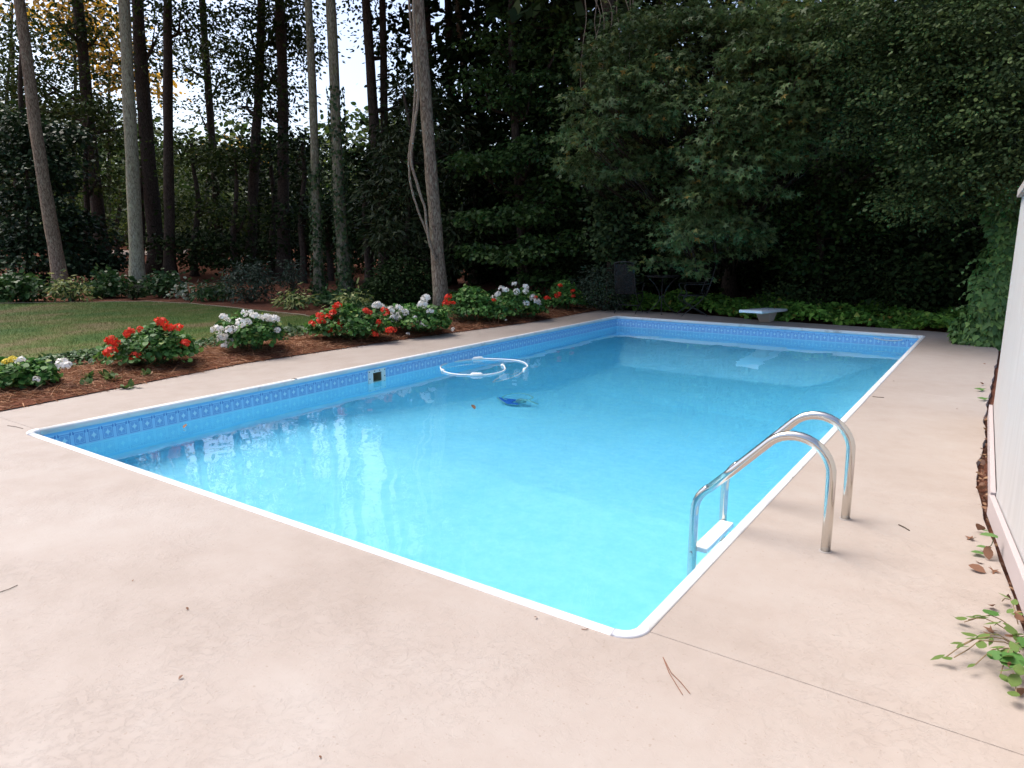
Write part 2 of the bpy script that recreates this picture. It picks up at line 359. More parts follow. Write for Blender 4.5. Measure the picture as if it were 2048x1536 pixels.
# ------------------------------------------------------------------ leaf geometry
def outline(kind):
    if kind == 'quad': P = [(0,0),(.34,.45),(0,1),(-.34,.45)]
    elif kind == 'oval': P = [(0,0),(.26,.22),(.32,.5),(.2,.8),(0,1),(-.2,.8),(-.32,.5),(-.26,.22)]
    elif kind == 'lance': P = [(0,0),(.11,.25),(.13,.55),(0,1),(-.13,.55),(-.11,.25)]
    elif kind == 'star':
        A = [(-118,.62),(-62,.86),(0,1.0),(62,.86),(118,.62)]; P = [(0,-.12)]
        for i in range(4, -1, -1):
            a, r = A[i]; P.append((r*math.sin(math.radians(a))*.95, .0+r*math.cos(math.radians(a))))
            if i > 0:
                am = math.radians((A[i][0]+A[i-1][0])/2); P.append((.30*math.sin(am), .30*math.cos(am)))
        P = [(x*.62, (y+.4)/1.4) for x, y in P]
    elif kind == 'ivy': P = [(0,.08),(.22,-.02),(.5,.18),(.34,.42),(.26,.62),(0,1),(-.26,.62),(-.34,.42),(-.5,.18),(-.22,-.02)]
    elif kind == 'round': P = [(0,.16),(.2,.0),(.45,.16),(.5,.45),(.42,.75),(.18,.97),(-.18,.97),(-.42,.75),(-.5,.45),(-.45,.16),(-.2,.0)]
    elif kind == 'petals':
        P = []
        for i in range(5):
            for da, r in ((-20, .40), (0, .5), (20, .40), (36, .17)):
                a = math.radians(i*72+da); P.append((r*math.sin(a), r*math.cos(a)))
    elif kind == 'blade': P = [(-.03,0),(.03,0),(0,1)]
    elif kind == 'needle': P = [(-.014,0),(.014,0),(.012,.5),(.0,1),(-.012,.5)]
    return np.array(P, float)
def norm(a): return a/np.maximum(np.linalg.norm(a, axis=1, keepdims=True), 1e-9)
def leaf_mesh(name, kind, P, T, N, S, mat, fold=.18, droop=.12):
    """P base points, T tip directions, N normals, S lengths: one polygon per leaf"""
    o = outline(kind); K = len(o); n = len(P); P = np.asarray(P, float)
    T = norm(np.asarray(T, float)); N = np.asarray(N, float); N = norm(N - T*np.sum(T*N, 1, keepdims=True)); X = np.cross(T, N)
    z = -fold*np.abs(o[:, 0]) - droop*o[:, 1]**2
    S = np.asarray(S, float).reshape(-1, 1, 1)
    V = P[:, None, :] + S*(o[None, :, 0:1]*X[:, None, :] + o[None, :, 1:2]*T[:, None, :] + z[None, :, None]*N[:, None, :])
    me = bpy.data.meshes.new(name)
    me.vertices.add(n*K); me.vertices.foreach_set('co', V.astype(np.float32).ravel())
    me.loops.add(n*K); me.loops.foreach_set('vertex_index', np.arange(n*K, dtype=np.int32))
    me.polygons.add(n); me.polygons.foreach_set('loop_start', np.arange(0, n*K, K, dtype=np.int32))
    me.update(calc_edges=True); me.validate()
    if mat: me.materials.append(mat)
    return me
def rnd_unit(r, n): return norm(r.normal(size=(n, 3)))
def cloud(r, c, rad, nclump, per, spread, flat=.35, shell=.55, up=.8, droop=.5):
    """leaf clumps through an ellipsoid; returns P,T,N"""
    u = rnd_unit(r, nclump)*(r.random((nclump, 1))**(1/3)*(1-shell)+shell*r.random((nclump, 1))**.25)
    C = np.asarray(c) + u*np.asarray(rad)
    C = np.repeat(C, per, 0); n = len(C)
    off = r.normal(size=(n, 3))*spread*np.array([1, 1, flat])
    P = C+off
    T = norm(off*np.array([1, 1, .4])+rnd_unit(r, n)*spread*.8+np.array([0, 0, -droop*spread]))
    N = norm(rnd_unit(r, n)*.75+np.array([0, 0, up]))
    return P, T, N
def crown(name, parent, kind, blobs, mat, size, seed, per=18, spread=.32, dens=1.0, flat=.35, shell=.55, up=.8, fold=.18, droop=.5, stuff=False):
    """blobs: (centre, radii, clumps)"""
    r = np.random.default_rng(seed); Ps, Ts, Ns = [], [], []
    for c, rad, k in blobs:
        p, t, nn = cloud(r, c, rad, max(1, int(k*dens)), per, spread, flat, shell, up, droop); Ps.append(p); Ts.append(t); Ns.append(nn)
    P = np.concatenate(Ps); T = np.concatenate(Ts); N = np.concatenate(Ns)
    keep = P[:, 2] > .04; P, T, N = P[keep], T[keep], N[keep]
    base = np.array(parent.location) if parent is not None else np.zeros(3)
    me = leaf_mesh(name, kind, P-base, T, N, size*(.65+.7*r.random(len(P))), mat, fold)
    o = obj(name, me, parent)
    if stuff: o['kind'] = 'stuff'
    return o
def blob(px, py, d, rx, ry, rd, k):
    """an ellipsoid of foliage seen at a point of the picture at distance d; rx, ry in metres, rd in depth"""
    return (at(px, py, d), (rx, (rx+rd)/2, ry), k)
def wobble(r, pts, amt):
    return [tuple(np.array(p)+r.normal(size=3)*amt*np.array([1, 1, .2])) for p in pts]
def trunk_pts(b, t, n, r, amt):
    b = np.array(b); t = np.array(t); out = []
    ph = r.random(4)*6.28
    for i in range(n):
        f = i/(n-1); p = b+(t-b)*f
        p = p + np.array([math.sin(f*5+ph[0])+.5*math.sin(f*11+ph[1]), math.sin(f*6+ph[2])+.5*math.sin(f*9+ph[3]), 0])*amt*min(1, 3*f)
        out.append(p)
    return out
def bark_tube(pts, rad, n, r, rough=.06):
    mb = MB().tube(pts, rad, n); V = np.array(mb.v); k = len(pts)*n
    for i in range(len(pts)):
        c = np.array(pts[i]); idx = slice(i*n, (i+1)*n)
        V[idx] = c+(V[idx]-c)*(1+r.normal(size=(n, 1))*rough)
    mb.v = [tuple(v) for v in V]; return mb
def rel(mb, parent):
    b = parent.location; p = parent.parent
    bx, by, bz = b.x, b.y, b.z
    while p is not None: bx += p.location.x; by += p.location.y; bz += p.location.z; p = p.parent
    mb.v = [(v[0]-bx, v[1]-by, v[2]-bz) for v in mb.v]; return mb

# ================================================================== the setting
def interp(tbl, y): return float(np.interp(y, [t[0] for t in tbl], [t[1] for t in tbl]))
XE = [(-6, -1.10), (.24, -1.09), (3.07, -1.49), (5.89, -1.33), (9.09, -.94), (11.77, -.97), (12.3, -.9)]        # left edge of deck
XL = [(-6, -6.5), (0, -5.2), (1.55, -4.69), (2.8, -4.05), (4.63, -4.34), (6.39, -4.29), (7.75, -5.17), (14, -5.2)]  # near edge of lawn
XR = [(-6, 7.9), (-1, 7.26), (1.0, 6.97), (2.3, 6.795), (3.0, 6.725), (3.6, 6.715), (4.4, 6.735), (5.1, 6.70), (10.1, 6.72), (11.2, 6.35), (11.9, 6.0)]   # right edge of deck
def terrain(x, y):
    d = math.hypot(x-3, y-5); z = -.05
    if d > 24: z += .055*(min(d, 75)-24)
    if d > 24: z += .12*math.sin(x*.31)*math.sin(y*.27+1)
    return z
xs = sorted(set([-0.85, 6.55] + list(np.linspace(-60, -18, 15)) + list(np.linspace(-18, 20, 20)) + list(np.linspace(20, 60, 9)) + [-400, -150, 150, 400]))
ys = sorted(set([-5.8, 11.8] + list(np.linspace(-30, 30, 31)) + list(np.linspace(30, 80, 12)) + [-400, -120, 150, 400]))
V = [(x, y, terrain(x, y)) for y in ys for x in xs]; F = []; nx = len(xs)
for j in range(len(ys)-1):
    for i in range(nx-1):
        if xs[i] >= -.86 and xs[i+1] <= 6.56 and ys[j] >= -5.81 and ys[j+1] <= 11.81: continue
        F.append((j*nx+i, j*nx+i+1, (j+1)*nx+i+1, (j+1)*nx+i))
tag(MB().add(V, F).build('ground', MAT['litter'], smooth=True), kind='structure')

# lawn
edge_near = [(interp(XL, y), y) for y in np.linspace(-6, 7.75, 16)]
edge_far = [(-5.95, 7.78), (-7.5, 7.92), (-9.07, 7.98), (-10.8, 8.1), (-12.4, 7.75), (-13.8, 6.7), (-15.0, 5.3), (-16.5, 3.6), (-18.5, 0), (-20, -6)]
lawn_poly = edge_near + edge_far
tag(MB().add([(x, y, -.036) for x, y in lawn_poly], [tuple(range(len(lawn_poly)))]).build('lawn', MAT['lawn']), kind='structure')
def inpoly(P, poly):
    x, y = P[:, 0], P[:, 1]; c = np.zeros(len(P), bool); q = np.array(poly); j = len(q)-1
    for i in range(len(q)):
        cond = ((q[i, 1] > y) != (q[j, 1] > y)) & (x < (q[j, 0]-q[i, 0])*(y-q[i, 1])/(q[j, 1]-q[i, 1]+1e-12)+q[i, 0]); c ^= cond; j = i
    return c
r = np.random.default_rng(5)
P = np.column_stack([r.uniform(-17, -4, 150000), r.uniform(.2, 8.1, 150000), np.full(150000, -.038)]); P = P[inpoly(P, lawn_poly)]
T = norm(np.column_stack([r.normal(size=(len(P), 2))*.55, np.ones(len(P))]))
me = leaf_mesh('grass', 'blade', P, T, rnd_unit(r, len(P)), .028+.035*r.random(len(P)), MAT['grass'], 0, .2)
tag(obj('grass', me), 'short patchy green and straw coloured grass of the lawn', 'grass', kind='stuff')
pts = [(x+.03, y+.03, -.03+.01*math.sin(i*3)) for i, (x, y) in enumerate([edge_near[-1]]+edge_far[:-2])]
pp = []
for a, b in zip(pts[:-1], pts[1:]):
    for f in np.linspace(0, 1, 6)[:-1]: pp.append(tuple(np.array(a)*(1-f)+np.array(b)*f+r.normal(size=3)*np.array([.03, .03, .004])))
tag(MB().tube(pp, .012, 5).build('drygrass_line', MAT['drygrass']), 'thin pale edging line between lawn and far pine straw', 'drygrass')  # pale dry grass along the lawn edge, drawn as a thin tube

# distant pale path through the wood
q = [pol(170, 47), pol(230, 46), pol(310, 45), pol(370, 46), pol(375, 48.5), pol(310, 48), pol(230, 49), pol(170, 50)]
tag(MB().add([(p[0], p[1], terrain(p[0], p[1])+.03) for p in q], [tuple(range(len(q)))]).build('path', MAT['path']), kind='structure')

# pool deck: slabs
deck = tag(thing('deck', (0, 0, 0), None, None), kind='structure')
W, L = POOL_W, POOL_L; k0, g = .036, .0014
def slab(poly): MB().prism(poly, -.12, 0).build('slab', MAT['deck'], deck, bevel=.003)
yl = np.linspace(.12+g, L-.12-g, 40)
slab([(interp(XE, -6), -6), (interp(XR, -6), -6)] + [(interp(XR, y), y) for y in (-3, -1, -.4, .12-g)] + [(W-k0, .12-g), (W-k0, k0), (k0, k0), (k0, .12-g), (interp(XE, .12), .12-g)])
rr = np.random.default_rng(3)
slab([(k0, .12+g)] + [(k0, L-.12-g)] + [(interp(XE, y)+rr.normal()*.012, y) for y in yl[::-1]])
slab([(W-k0, .12+g)] + [(interp(XR, y)+rr.normal()*.006, y) for y in np.linspace(.12+g, 6.0-g, 30)] + [(W-k0, 6.0-g)])
slab([(W-k0, 6.0+g)] + [(interp(XR, y)+rr.normal()*.006, y) for y in np.linspace(6.0+g, L-.12-g, 20)] + [(W-k0, L-.12-g)])
FAR = [(6.35, 11.25), (6.0, 11.85), (5.2, 11.95), (4.4, 11.95), (3.4, 12.0), (2.6, 12.02), (2.2, 12.2), (1.0, 12.45), (-.4, 12.35), (-.95, 12.1)]
slab([(k0, L-k0), (W-k0, L-k0), (W-k0, L-.12+g), (interp(XR, L-.12), L-.12+g)] + FAR + [(interp(XE, L-.12), L-.12+g), (k0, L-.12+g)])

# pine straw bed beside the deck
def bed_z(t, y): return .012+.10*math.sin(math.pi*min(1, max(0, t))**.8)*(.75+.25*math.sin(y*2.1))*(1-.35*t)
yy = np.linspace(-4, 13.6, 60); tt = np.linspace(-.02, 1, 14); V = []; F = []
def bed_edge(y): return interp(XE, min(y, 12.2))-.0
def bed_far(y): return interp([(-4, -3.6), (1, -3.2), (3, -3.0), (6, -3.0), (9, -3.4), (13.6, -4.2)], y)
for y in yy:
    a, b2 = bed_edge(y)+.05, bed_far(y)
    for t in tt: V.append((a+(b2-a)*t, y, bed_z(t, y) if t < .99 else -.05))
n_ = len(tt)
F = [(j*n_+i, (j+1)*n_+i, (j+1)*n_+i+1, j*n_+i+1) for j in range(len(yy)-1) for i in range(n_-1)]
tag(MB().add(V, F).build('mulch_bed', MAT['litter'], smooth=True), kind='structure')
r = np.random.default_rng(9); n = 42000
y = r.uniform(-1.5, 13.2, n); t = r.random(n)**1.25*1.0-.05
a = np.array([bed_edge(v) for v in y]); b2 = np.array([bed_far(v) for v in y])
x = a+(b2-a)*t + r.normal(size=n)*.015
z = np.array([bed_z(max(tv, 0), yv) for tv, yv in zip(t, y)])+r.random(n)*.02
ok = x < a+.035; x, y, z = x[ok], y[ok], z[ok]; n = len(x)
T = np.column_stack([r.normal(size=(n, 2)), r.normal(size=n)*.18]); T = norm(T)
me = leaf_mesh('pine_straw', 'needle', np.column_stack([x, y, z]), T, np.tile([0, 0, 1.0], (n, 1))+r.normal(size=(n, 3))*.3, .10+.12*r.random(n), MAT['straw'], 0, .12)
tag(obj('pine_straw', me), 'reddish brown pine straw mulch around the geraniums beside the deck', 'pine straw', kind='stuff')

# ------------------------------------------------------------------ swimming pool
pool = thing('swimming_pool', (0, 0, 0), 'rectangular swimming pool with blue star-tile liner and white coping', 'swimming pool')
def rrect(o, rad, seg=5):
    """rounded rectangle, offset o inside the coping's outer edge, counter clockwise"""
    x0, y0, x1, y1 = o, o, W-o, L-o; P = []
    for cx, cy, a0 in ((x1-rad, y0+rad, -90), (x1-rad, y1-rad, 0), (x0+rad, y1-rad, 90), (x0+rad, y0+rad, 180)):
        for i in range(seg+1):
            a = math.radians(a0+90*i/seg); P.append((cx+rad*math.cos(a), cy+rad*math.sin(a)))
    return P
path = rrect(IN, .06)
sk = (4.04, 4.19, -.112, -.30)                      # skimmer mouth in the left wall
mb = MB(); m_ = len(path)
for i in range(m_):
    a, b2 = path[i], path[(i+1) % m_]
    if abs(a[0]-IN) < 1e-6 and abs(b2[0]-IN) < 1e-6 and abs(a[1]-b2[1]) > 5:
        ysp = [a[1], sk[1], sk[0], b2[1]]; zsp = [-.03, sk[2], sk[3], -1.07]
        for p in range(3):
            for q2 in range(3):
                if p == 1 and q2 == 1: continue
                mb.add([(IN, ysp[p], zsp[q2]), (IN, ysp[p+1], zsp[q2]), (IN, ysp[p+1], zsp[q2+1]), (IN, ysp[p], zsp[q2+1])], [(0, 1, 2, 3)])
    else:
        mb.add([(a[0], a[1], -.03), (b2[0], b2[1], -.03), (b2[0], b2[1], -1.07), (a[0], a[1], -1.07)], [(0, 1, 2, 3)])
mb.build('liner_wall', MAT['liner'], pool)
def floor_z(x, y):
    dc = float(np.interp(y, [0, 2.5, 6.7, 8.7, 10.9, 11.2], [1.03, 1.05, 2.1, 2.1, 1.15, 1.05]))
    ds = min(x-IN, W-IN-x)
    return -min(dc, 1.05+.95*max(0, ds-.1))
gx = np.linspace(IN-.02, W-IN+.02, 58); gy = np.linspace(IN-.02, L-IN+.02, 112)
mb = MB().add([(x, y, floor_z(x, y)) for y in gy for x in gx], [(j*58+i, j*58+i+1, (j+1)*58+i+1, (j+1)*58+i) for j in range(111) for i in range(57)])
mb.build('liner_floor', MAT['liner'], pool)
# coping: four straight lengths and four scuffed corner pieces
PROF = [(0, -.03), (0, .003), (.005, .008), (.016, .010), (.038, .010), (.050, .006), (.058, -.002), (.062, -.014), (.061, -.038), (.056, -.047), (.03, -.047)]
def sweep(path, prof):
    m = MB(); P = [np.array(p) for p in path]; k = len(prof); V = []
    for i, p in enumerate(P):
        t = P[min(i+1, len(P)-1)]-P[max(i-1, 0)]; t = t/np.linalg.norm(t); nrm = np.array([-t[1], t[0]])
        for o, z in prof: q = p+nrm*o; V.append((q[0], q[1], z))
    F = [(i*k+j, i*k+(j+1) % k, (i+1)*k+(j+1) % k, (i+1)*k+j) for i in range(len(P)-1) for j in range(k)]
    F += [tuple(range(k)), tuple((len(P)-1)*k+j for j in range(k-1, -1, -1))]
    return m.add(V, F)
R_ = .12; e = .0015
arc = lambda cx, cy, a0: [(cx+R_*math.cos(math.radians(a0+90*i/8)), cy+R_*math.sin(math.radians(a0+90*i/8))) for i in range(9)]
for A, B in (((R_+e, 0), (W-R_-e, 0)), ((W, R_+e), (W, L-R_-e)), ((W-R_-e, L), (R_+e, L)), ((0, L-R_-e), (0, R_+e))):
    n = 24; sweep([(A[0]+(B[0]-A[0])*i/n, A[1]+(B[1]-A[1])*i/n) for i in range(n+1)], PROF).build('coping', MAT['coping'], pool, smooth=True)
P2 = [(o, z+.002 if z > 0 else z) for o, z in PROF]
for cx, cy, a0 in ((W-R_, R_, -90), (W-R_, L-R_, 0), (R_, L-R_, 90), (R_, R_, 180)):
    o = sweep(arc(cx, cy, a0), P2).build('coping_corner', MAT['coping_end'], pool, smooth=True)
    o['label'] = 'scuffed rounded corner piece of the coping'
# skimmer
skm = MB(); y0, y1, z0, z1 = 3.955, 4.265, -.070, -.36
for (a, b2, c, d) in ((y0, y1, z0, sk[2]+.004), (y0, sk[0]-.004, sk[2]+.004, sk[3]-.004), (sk[1]+.004, y1, sk[2]+.004, sk[3]-.004), (y0, y1, sk[3]-.004, z1)):
    skm.box((IN+.006, (a+b2)/2, (c+d)/2), (.012, b2-a, abs(c-d)))
plate = skm.build('skimmer_plate', MAT['cream_plastic'], pool)
th = MB(); x0, x1 = -.32, IN+.002; a, b2, c, d = sk[0]-.002, sk[1]+.002, sk[2]+.002, sk[3]-.002
th.add([(x0,a,c),(x1,a,c),(x1,b2,c),(x0,b2,c),(x0,a,d),(x1,a,d),(x1,b2,d),(x0,b2,d)], [(0,1,2,3),(7,6,5,4),(0,4,5,1),(2,6,7,3),(3,7,4,0)])
th.build('skimmer_throat', MAT['dark_hole'], pool)
MB().box((-.12, b2-.075, -.2), (.20, .006, .19)).build('skimmer_weir', MAT['cream_plastic'], pool)
for yv, zv in ((3.972, -.09), (4.065, -.087), (4.155, -.087), (4.248, -.09), (3.975, -.18), (4.245, -.175)):
    MB().tube([(IN+.010, yv, zv), (IN+.017, yv, zv)], .008, 8).build('screw', MAT['screw'], plate)
# rope anchor on the coping and a loose white bead of liner at the far wall
an = gp(585, 758, .016); MB().lathe([(.0, 0), (.034, 0), (.034, .004), (.026, .007), (.02, .004), (.0, .004)], (an[0]+.035, an[1], .016), 14).build('rope_anchor', MAT['steel'], pool, smooth=True)
o = MB().tube([(5.15+.22*math.cos(t), L-IN-.012, -.075-.035*math.sin(t)) for t in np.linspace(.1, math.pi-.1, 12)], .009, 6).build('loose_liner_bead', MAT['white_plastic'], pool, smooth=True)

# water
wp = rrect(IN-.006, .064)
tag(MB().add([(x, y, WATER) for x, y in wp], [tuple(range(len(wp)))]).build('water', MAT['water']), kind='structure')

# ================================================================== pool equipment
lad = thing('pool_ladder', (5.78, 1.62, 0), 'polished steel pool ladder with two hooped handrails and white tread', 'ladder')
def ladder_rail(y):
    pts = [(6.125, y, -.05), (6.125, y, .15), (6.122, y, .38)]
    for a in np.linspace(10, 133, 13): pts.append((5.935+.187*math.cos(math.radians(a)), y, .405+.187*math.sin(math.radians(a))))
    pts += [(5.62, y, .345), (5.50, y, .222)]
    for a in np.linspace(0, 1, 7): pts.append((5.50-.085*math.sin(a*math.pi/2)-.0*a, y, .222-.088*a-.075*a*a))
    pts += [(5.414, y, -.05), (5.414, y, -.35), (5.414, y, -1.0)]
    return pts
for y in (1.36, 1.89):
    rail = rel(MB().tube(ladder_rail(y), .0245, 20), lad).build('handrail', MAT['steel'], lad, smooth=True)
    MB().lathe([(.0, 0), (.033, 0), (.033, .002), (.028, .004), (.0, .004)], (6.125-5.78, y-1.62, .0005), 18).build('deck_flange', MAT['fence_rail'], lad)
    MB().tube([(5.414-5.78, y-1.62-.034*(1 if y < 1.6 else -1), -.19), (5.414-5.78, y-1.62-.024*(1 if y < 1.6 else -1), -.19)], .011, 8).build('bolt', MAT['steel'], lad)
for z in (-.175, -.46, -.75):
    MB().box((5.452-5.78, 0, z), (.085, .53-.05, .03)).build('tread', MAT['cream_plastic'], lad, bevel=.005)

db = thing('diving_board', (2.92, 11.8, 0), 'short white diving board on a beige flared pedestal', 'diving board')
n = 12; V = []; F = []
for i in range(n+1):
    f = i/n; y = 12.48-1.78*f; z = .20+.105*f; hw = .218-.008*f; t = .042
    V += [(2.92-hw, y, z-t), (2.92-hw, y, z), (2.92-hw+.02, y, z+.008), (2.92+hw-.02, y, z+.008), (2.92+hw, y, z), (2.92+hw, y, z-t)]
for i in range(n):
    for k in range(6): F.append((i*6+k, i*6+(k+1) % 6, (i+1)*6+(k+1) % 6, (i+1)*6+k))
F += [tuple(range(5, -1, -1)), tuple(n*6+k for k in range(6))]
rel(MB().add(V, F), db).build('board', MAT['board'], db, bevel=.008)
V = [(2.82, 11.66, 0), (3.02, 11.66, 0), (3.02, 11.92, 0), (2.82, 11.92, 0), (2.79, 11.44, .216), (3.05, 11.44, .216), (3.05, 12.06, .178), (2.79, 12.06, .178)]
rel(MB().add(V, [(0, 3, 2, 1), (4, 5, 6, 7), (0, 1, 5, 4), (1, 2, 6, 5), (2, 3, 7, 6), (3, 0, 4, 7)]), db).build('pedestal', MAT['board_base'], db, bevel=.015)
for x, y in ((2.84, 12.0), (3.0, 12.0), (2.84, 11.6), (3.0, 11.6)):
    zz = .20+.105*(12.48-y)/1.78+.008
    rel(MB().tube([(x, y, zz), (x, y, zz+.008)], .016, 8), db).build('bolt', MAT['steel'], db)

# floating hose
hp = [(1048, 739.7), (1055, 733.3), (1051, 726.9), (1037, 721.5), (1010.4, 719), (978, 717.7), (955.6, 717.7), (924.4, 721), (897.6, 725.8), (883.6, 730.6), (881, 735.4), (885.8, 741.4), (897.6, 746.2), (920, 749.4), (953.4, 750), (978, 748.9), (999.6, 745), (1009.3, 739.7), (1009.8, 735.4), (1005, 730.6)]
H = [gp(a, b2, WATER+.008) for a, b2 in hp]
def catmull(P, k=5):
    P = [np.array(p) for p in P]; out = []
    for i in range(len(P)-1):
        p0, p1, p2, p3 = P[max(i-1, 0)], P[i], P[i+1], P[min(i+2, len(P)-1)]
        for s in np.linspace(0, 1, k, endpoint=False):
            out.append(.5*((2*p1)+(-p0+p2)*s+(2*p0-5*p1+4*p2-p3)*s*s+(-p0+3*p1-3*p2+p3)*s**3))
    return out+[P[-1]]
h1 = np.array(H[0]); h2 = np.array(H[-1])
tail_a = [(.55, 6.7, floor_z(.55, 6.7)+.02), (.7, 6.3, -1.2), (.85, 5.9, -.8), tuple(gp(1008, 758, WATER)+np.array([-.25, .1, -.40])), tuple(gp(1032, 750, WATER)+np.array([-.05, .05, -.16]))]
tail_b = [tuple(h2+np.array([-.12, .02, -.05])), tuple(h2+np.array([-.5, .0, -.12])), (0.13, 5.4, -.34)]
hose = thing('pool_cleaner_hose', tuple(gp(965, 735, WATER)), 'thin white hose coiled on the water with pale floats', 'hose')
rel(MB().tube(catmull(tail_a+H+tail_b), .0105, 8), hose).build('hose_line', MAT['white_plastic'], hose, smooth=True)
def spindle(a, b2, rmax):
    a = np.array(a); b2 = np.array(b2); return MB().tube([a+(b2-a)*f for f in (0, .06, .2, .5, .8, .94, 1)], [rmax*.35, rmax*.75, rmax, rmax, rmax, rmax*.75, rmax*.35], 12)
HC = catmull(H)
for px, py, ln, rm in ((955.6, 718, .085, .034), (953.4, 750, .085, .034), (885.8, 741.4, .03, .026), (1005, 730.6, .03, .028), (1048, 739.7, .03, .025)):
    c = gp(px, py, WATER+.008); i = int(np.argmin([np.linalg.norm(h-c) for h in HC])); i = min(max(i, 1), len(HC)-2)
    t = HC[i+1]-HC[i-1]; t = t/np.linalg.norm(t); c = HC[i]
    rel(spindle(c-t*ln, c+t*ln, rm), hose).build('float', MAT['cream_plastic'], hose, smooth=True)

# suction cleaner on the pool floor
cx, cy = 1.42, 5.36; cz = floor_z(cx, cy)
cl = thing('pool_cleaner', (cx, cy, cz+.10), 'blue and pale teal suction pool cleaner lying underwater on the pool floor', 'pool cleaner', rz=math.radians(-28))
MB().prism([(-.27, -.14), (.07, -.19), (.19, -.08), (.16, -.05), (.04, -.10), (-.01, -.02), (.08, .05), (.05, .08), (-.02, .06)], .03, .07).build('wing', MAT['blue_plastic'], cl, bevel=.006)
MB().prism([(-.30, -.155), (.075, -.21), (.215, -.08), (.19, -.06), (.06, -.185), (-.25, -.135), (-.02, .075), (-.04, .09)], .0, .032).build('rim', MAT['teal_plastic'], cl)
ring = [(-.16+.21*math.cos(t), .10+.21*math.sin(t), .05+.02*math.sin(3*t)) for t in np.linspace(.35, 2*math.pi-.6, 28)]
MB().tube(ring, .013, 6).build('bumper_ring', MAT['teal_plastic'], cl, smooth=True)
MB().lathe([(.05, 0), (.075, .03), (.07, .10), (.045, .15), (.03, .16)], (.10, .02, .05), 14).build('head', MAT['grey_teal'], cl, smooth=True)
MB().tube([(.10, .02, .19), (.17, .05, .21), (.24, .08, .20), (.40, .12, .16)], [.03, .027, .02, .015], 8).build('swivel', MAT['teal_plastic'], cl, smooth=True)

# ================================================================== garden furniture
tb_xy = pol(1328, 15.85); tbl = thing('garden_table', (tb_xy[0], tb_xy[1], 0), 'small round black iron garden table with curved legs', 'table')
MB().lathe([(.0, .79), (.355, .79), (.37, .797), (.37, .806), (.355, .812), (.0, .812)], (0, 0, 0), 32).build('tabletop', MAT['iron'], tbl)
for k in range(4):
    a = math.radians(25+90*k); pr = [(.33, .785), (.27, .74), (.17, .64), (.085, .50), (.05, .38), (.055, .28), (.12, .18), (.22, .08), (.30, .01)]
    lg = MB().tube(catmull([(q[0]*math.cos(a), q[0]*math.sin(a), q[1]) for q in pr], 3), .0095, 7).build('leg', MAT['iron'], tbl, smooth=True)
    MB().lathe([(0, 0), (.017, 0), (.02, .008), (.008, .018), (0, .018)], (.30*math.cos(a), .30*math.sin(a), 0), 8).build('foot', MAT['iron'], lg)
MB().tube([(.052*math.cos(t), .052*math.sin(t), .36) for t in np.linspace(0, 2*math.pi, 14)], .008, 6).build('collar_ring', MAT['iron'], tbl)
def chair(loc, rz, label):
    c = thing('garden_chair', (*loc, 0), label, 'chair', rz=rz)                 # faces local +x
    MB().box((.0, 0, .43), (.46, .46, .008)).build('seat', MAT['mesh'], c)
    bk = MB(); V = []
    for f in np.linspace(0, 1, 7):
        for s in (-1, 1): V.append((-.23-.17*f-.02*math.sin(f*3), s*(.215-.01*f), .43+.64*f))
    bk.add(V, [(2*i, 2*i+1, 2*i+3, 2*i+2) for i in range(6)]); o = bk.build('backrest', MAT['mesh'], c)
    md = o.modifiers.new('thick', 'SOLIDIFY'); md.thickness = .006
    fr = [(-.23-.17*f-.02*math.sin(f*3), .225-.01*f, .43+.66*f) for f in np.linspace(0, 1, 7)]
    MB().tube(fr+[(-.405, .1, 1.115), (-.405, -.1, 1.115)]+[(p[0], -p[1], p[2]) for p in fr[::-1]], .011, 7).build('back_frame', MAT['iron'], c, smooth=True)
    MB().tube([(-.23, .23, .43), (.23, .23, .43), (.245, 0, .425), (.23, -.23, .43), (-.23, -.23, .43)], .010, 7).build('seat_frame', MAT['iron'], c, smooth=True)
    for s in (-1, 1):
        MB().tube(catmull([(-.33, s*.225, .68), (-.15, s*.26, .665), (.1, s*.265, .665), (.22, s*.26, .65), (.215, s*.245, .58), (.17, s*.235, .5), (.2, s*.23, .43)], 3), .010, 7).build('armrest', MAT['iron'], c, smooth=True)
        MB().tube(catmull([(.18, s*.23, .43), (.24, s*.235, .36), (.12, s*.235, .25), (-.05, s*.235, .15), (-.24, s*.235, .04), (-.27, s*.235, 0)], 3), .010, 7).build('leg', MAT['iron'], c, smooth=True)
        MB().tube(catmull([(-.2, s*.225, .43), (-.1, s*.225, .3), (.06, s*.225, .17), (.23, s*.225, .04), (.26, s*.225, 0)], 3), .010, 7).build('leg', MAT['iron'], c, smooth=True)
    MB().tube([(-.02, -.23, .17), (-.02, .23, .17)], .008, 6).build('stretcher', MAT['iron'], c)
    return c
im_right = math.atan2(RGT[1], RGT[0])
ch = pol(1390, 15.55); chair(ch, im_right+math.pi, 'black mesh garden chair in profile facing the round table, nearer the diving board')
ch = pol(1262, 15.85); chair(ch, im_right+math.radians(62), 'black mesh garden chair with its back turned, beside the fine-leaved shrub')

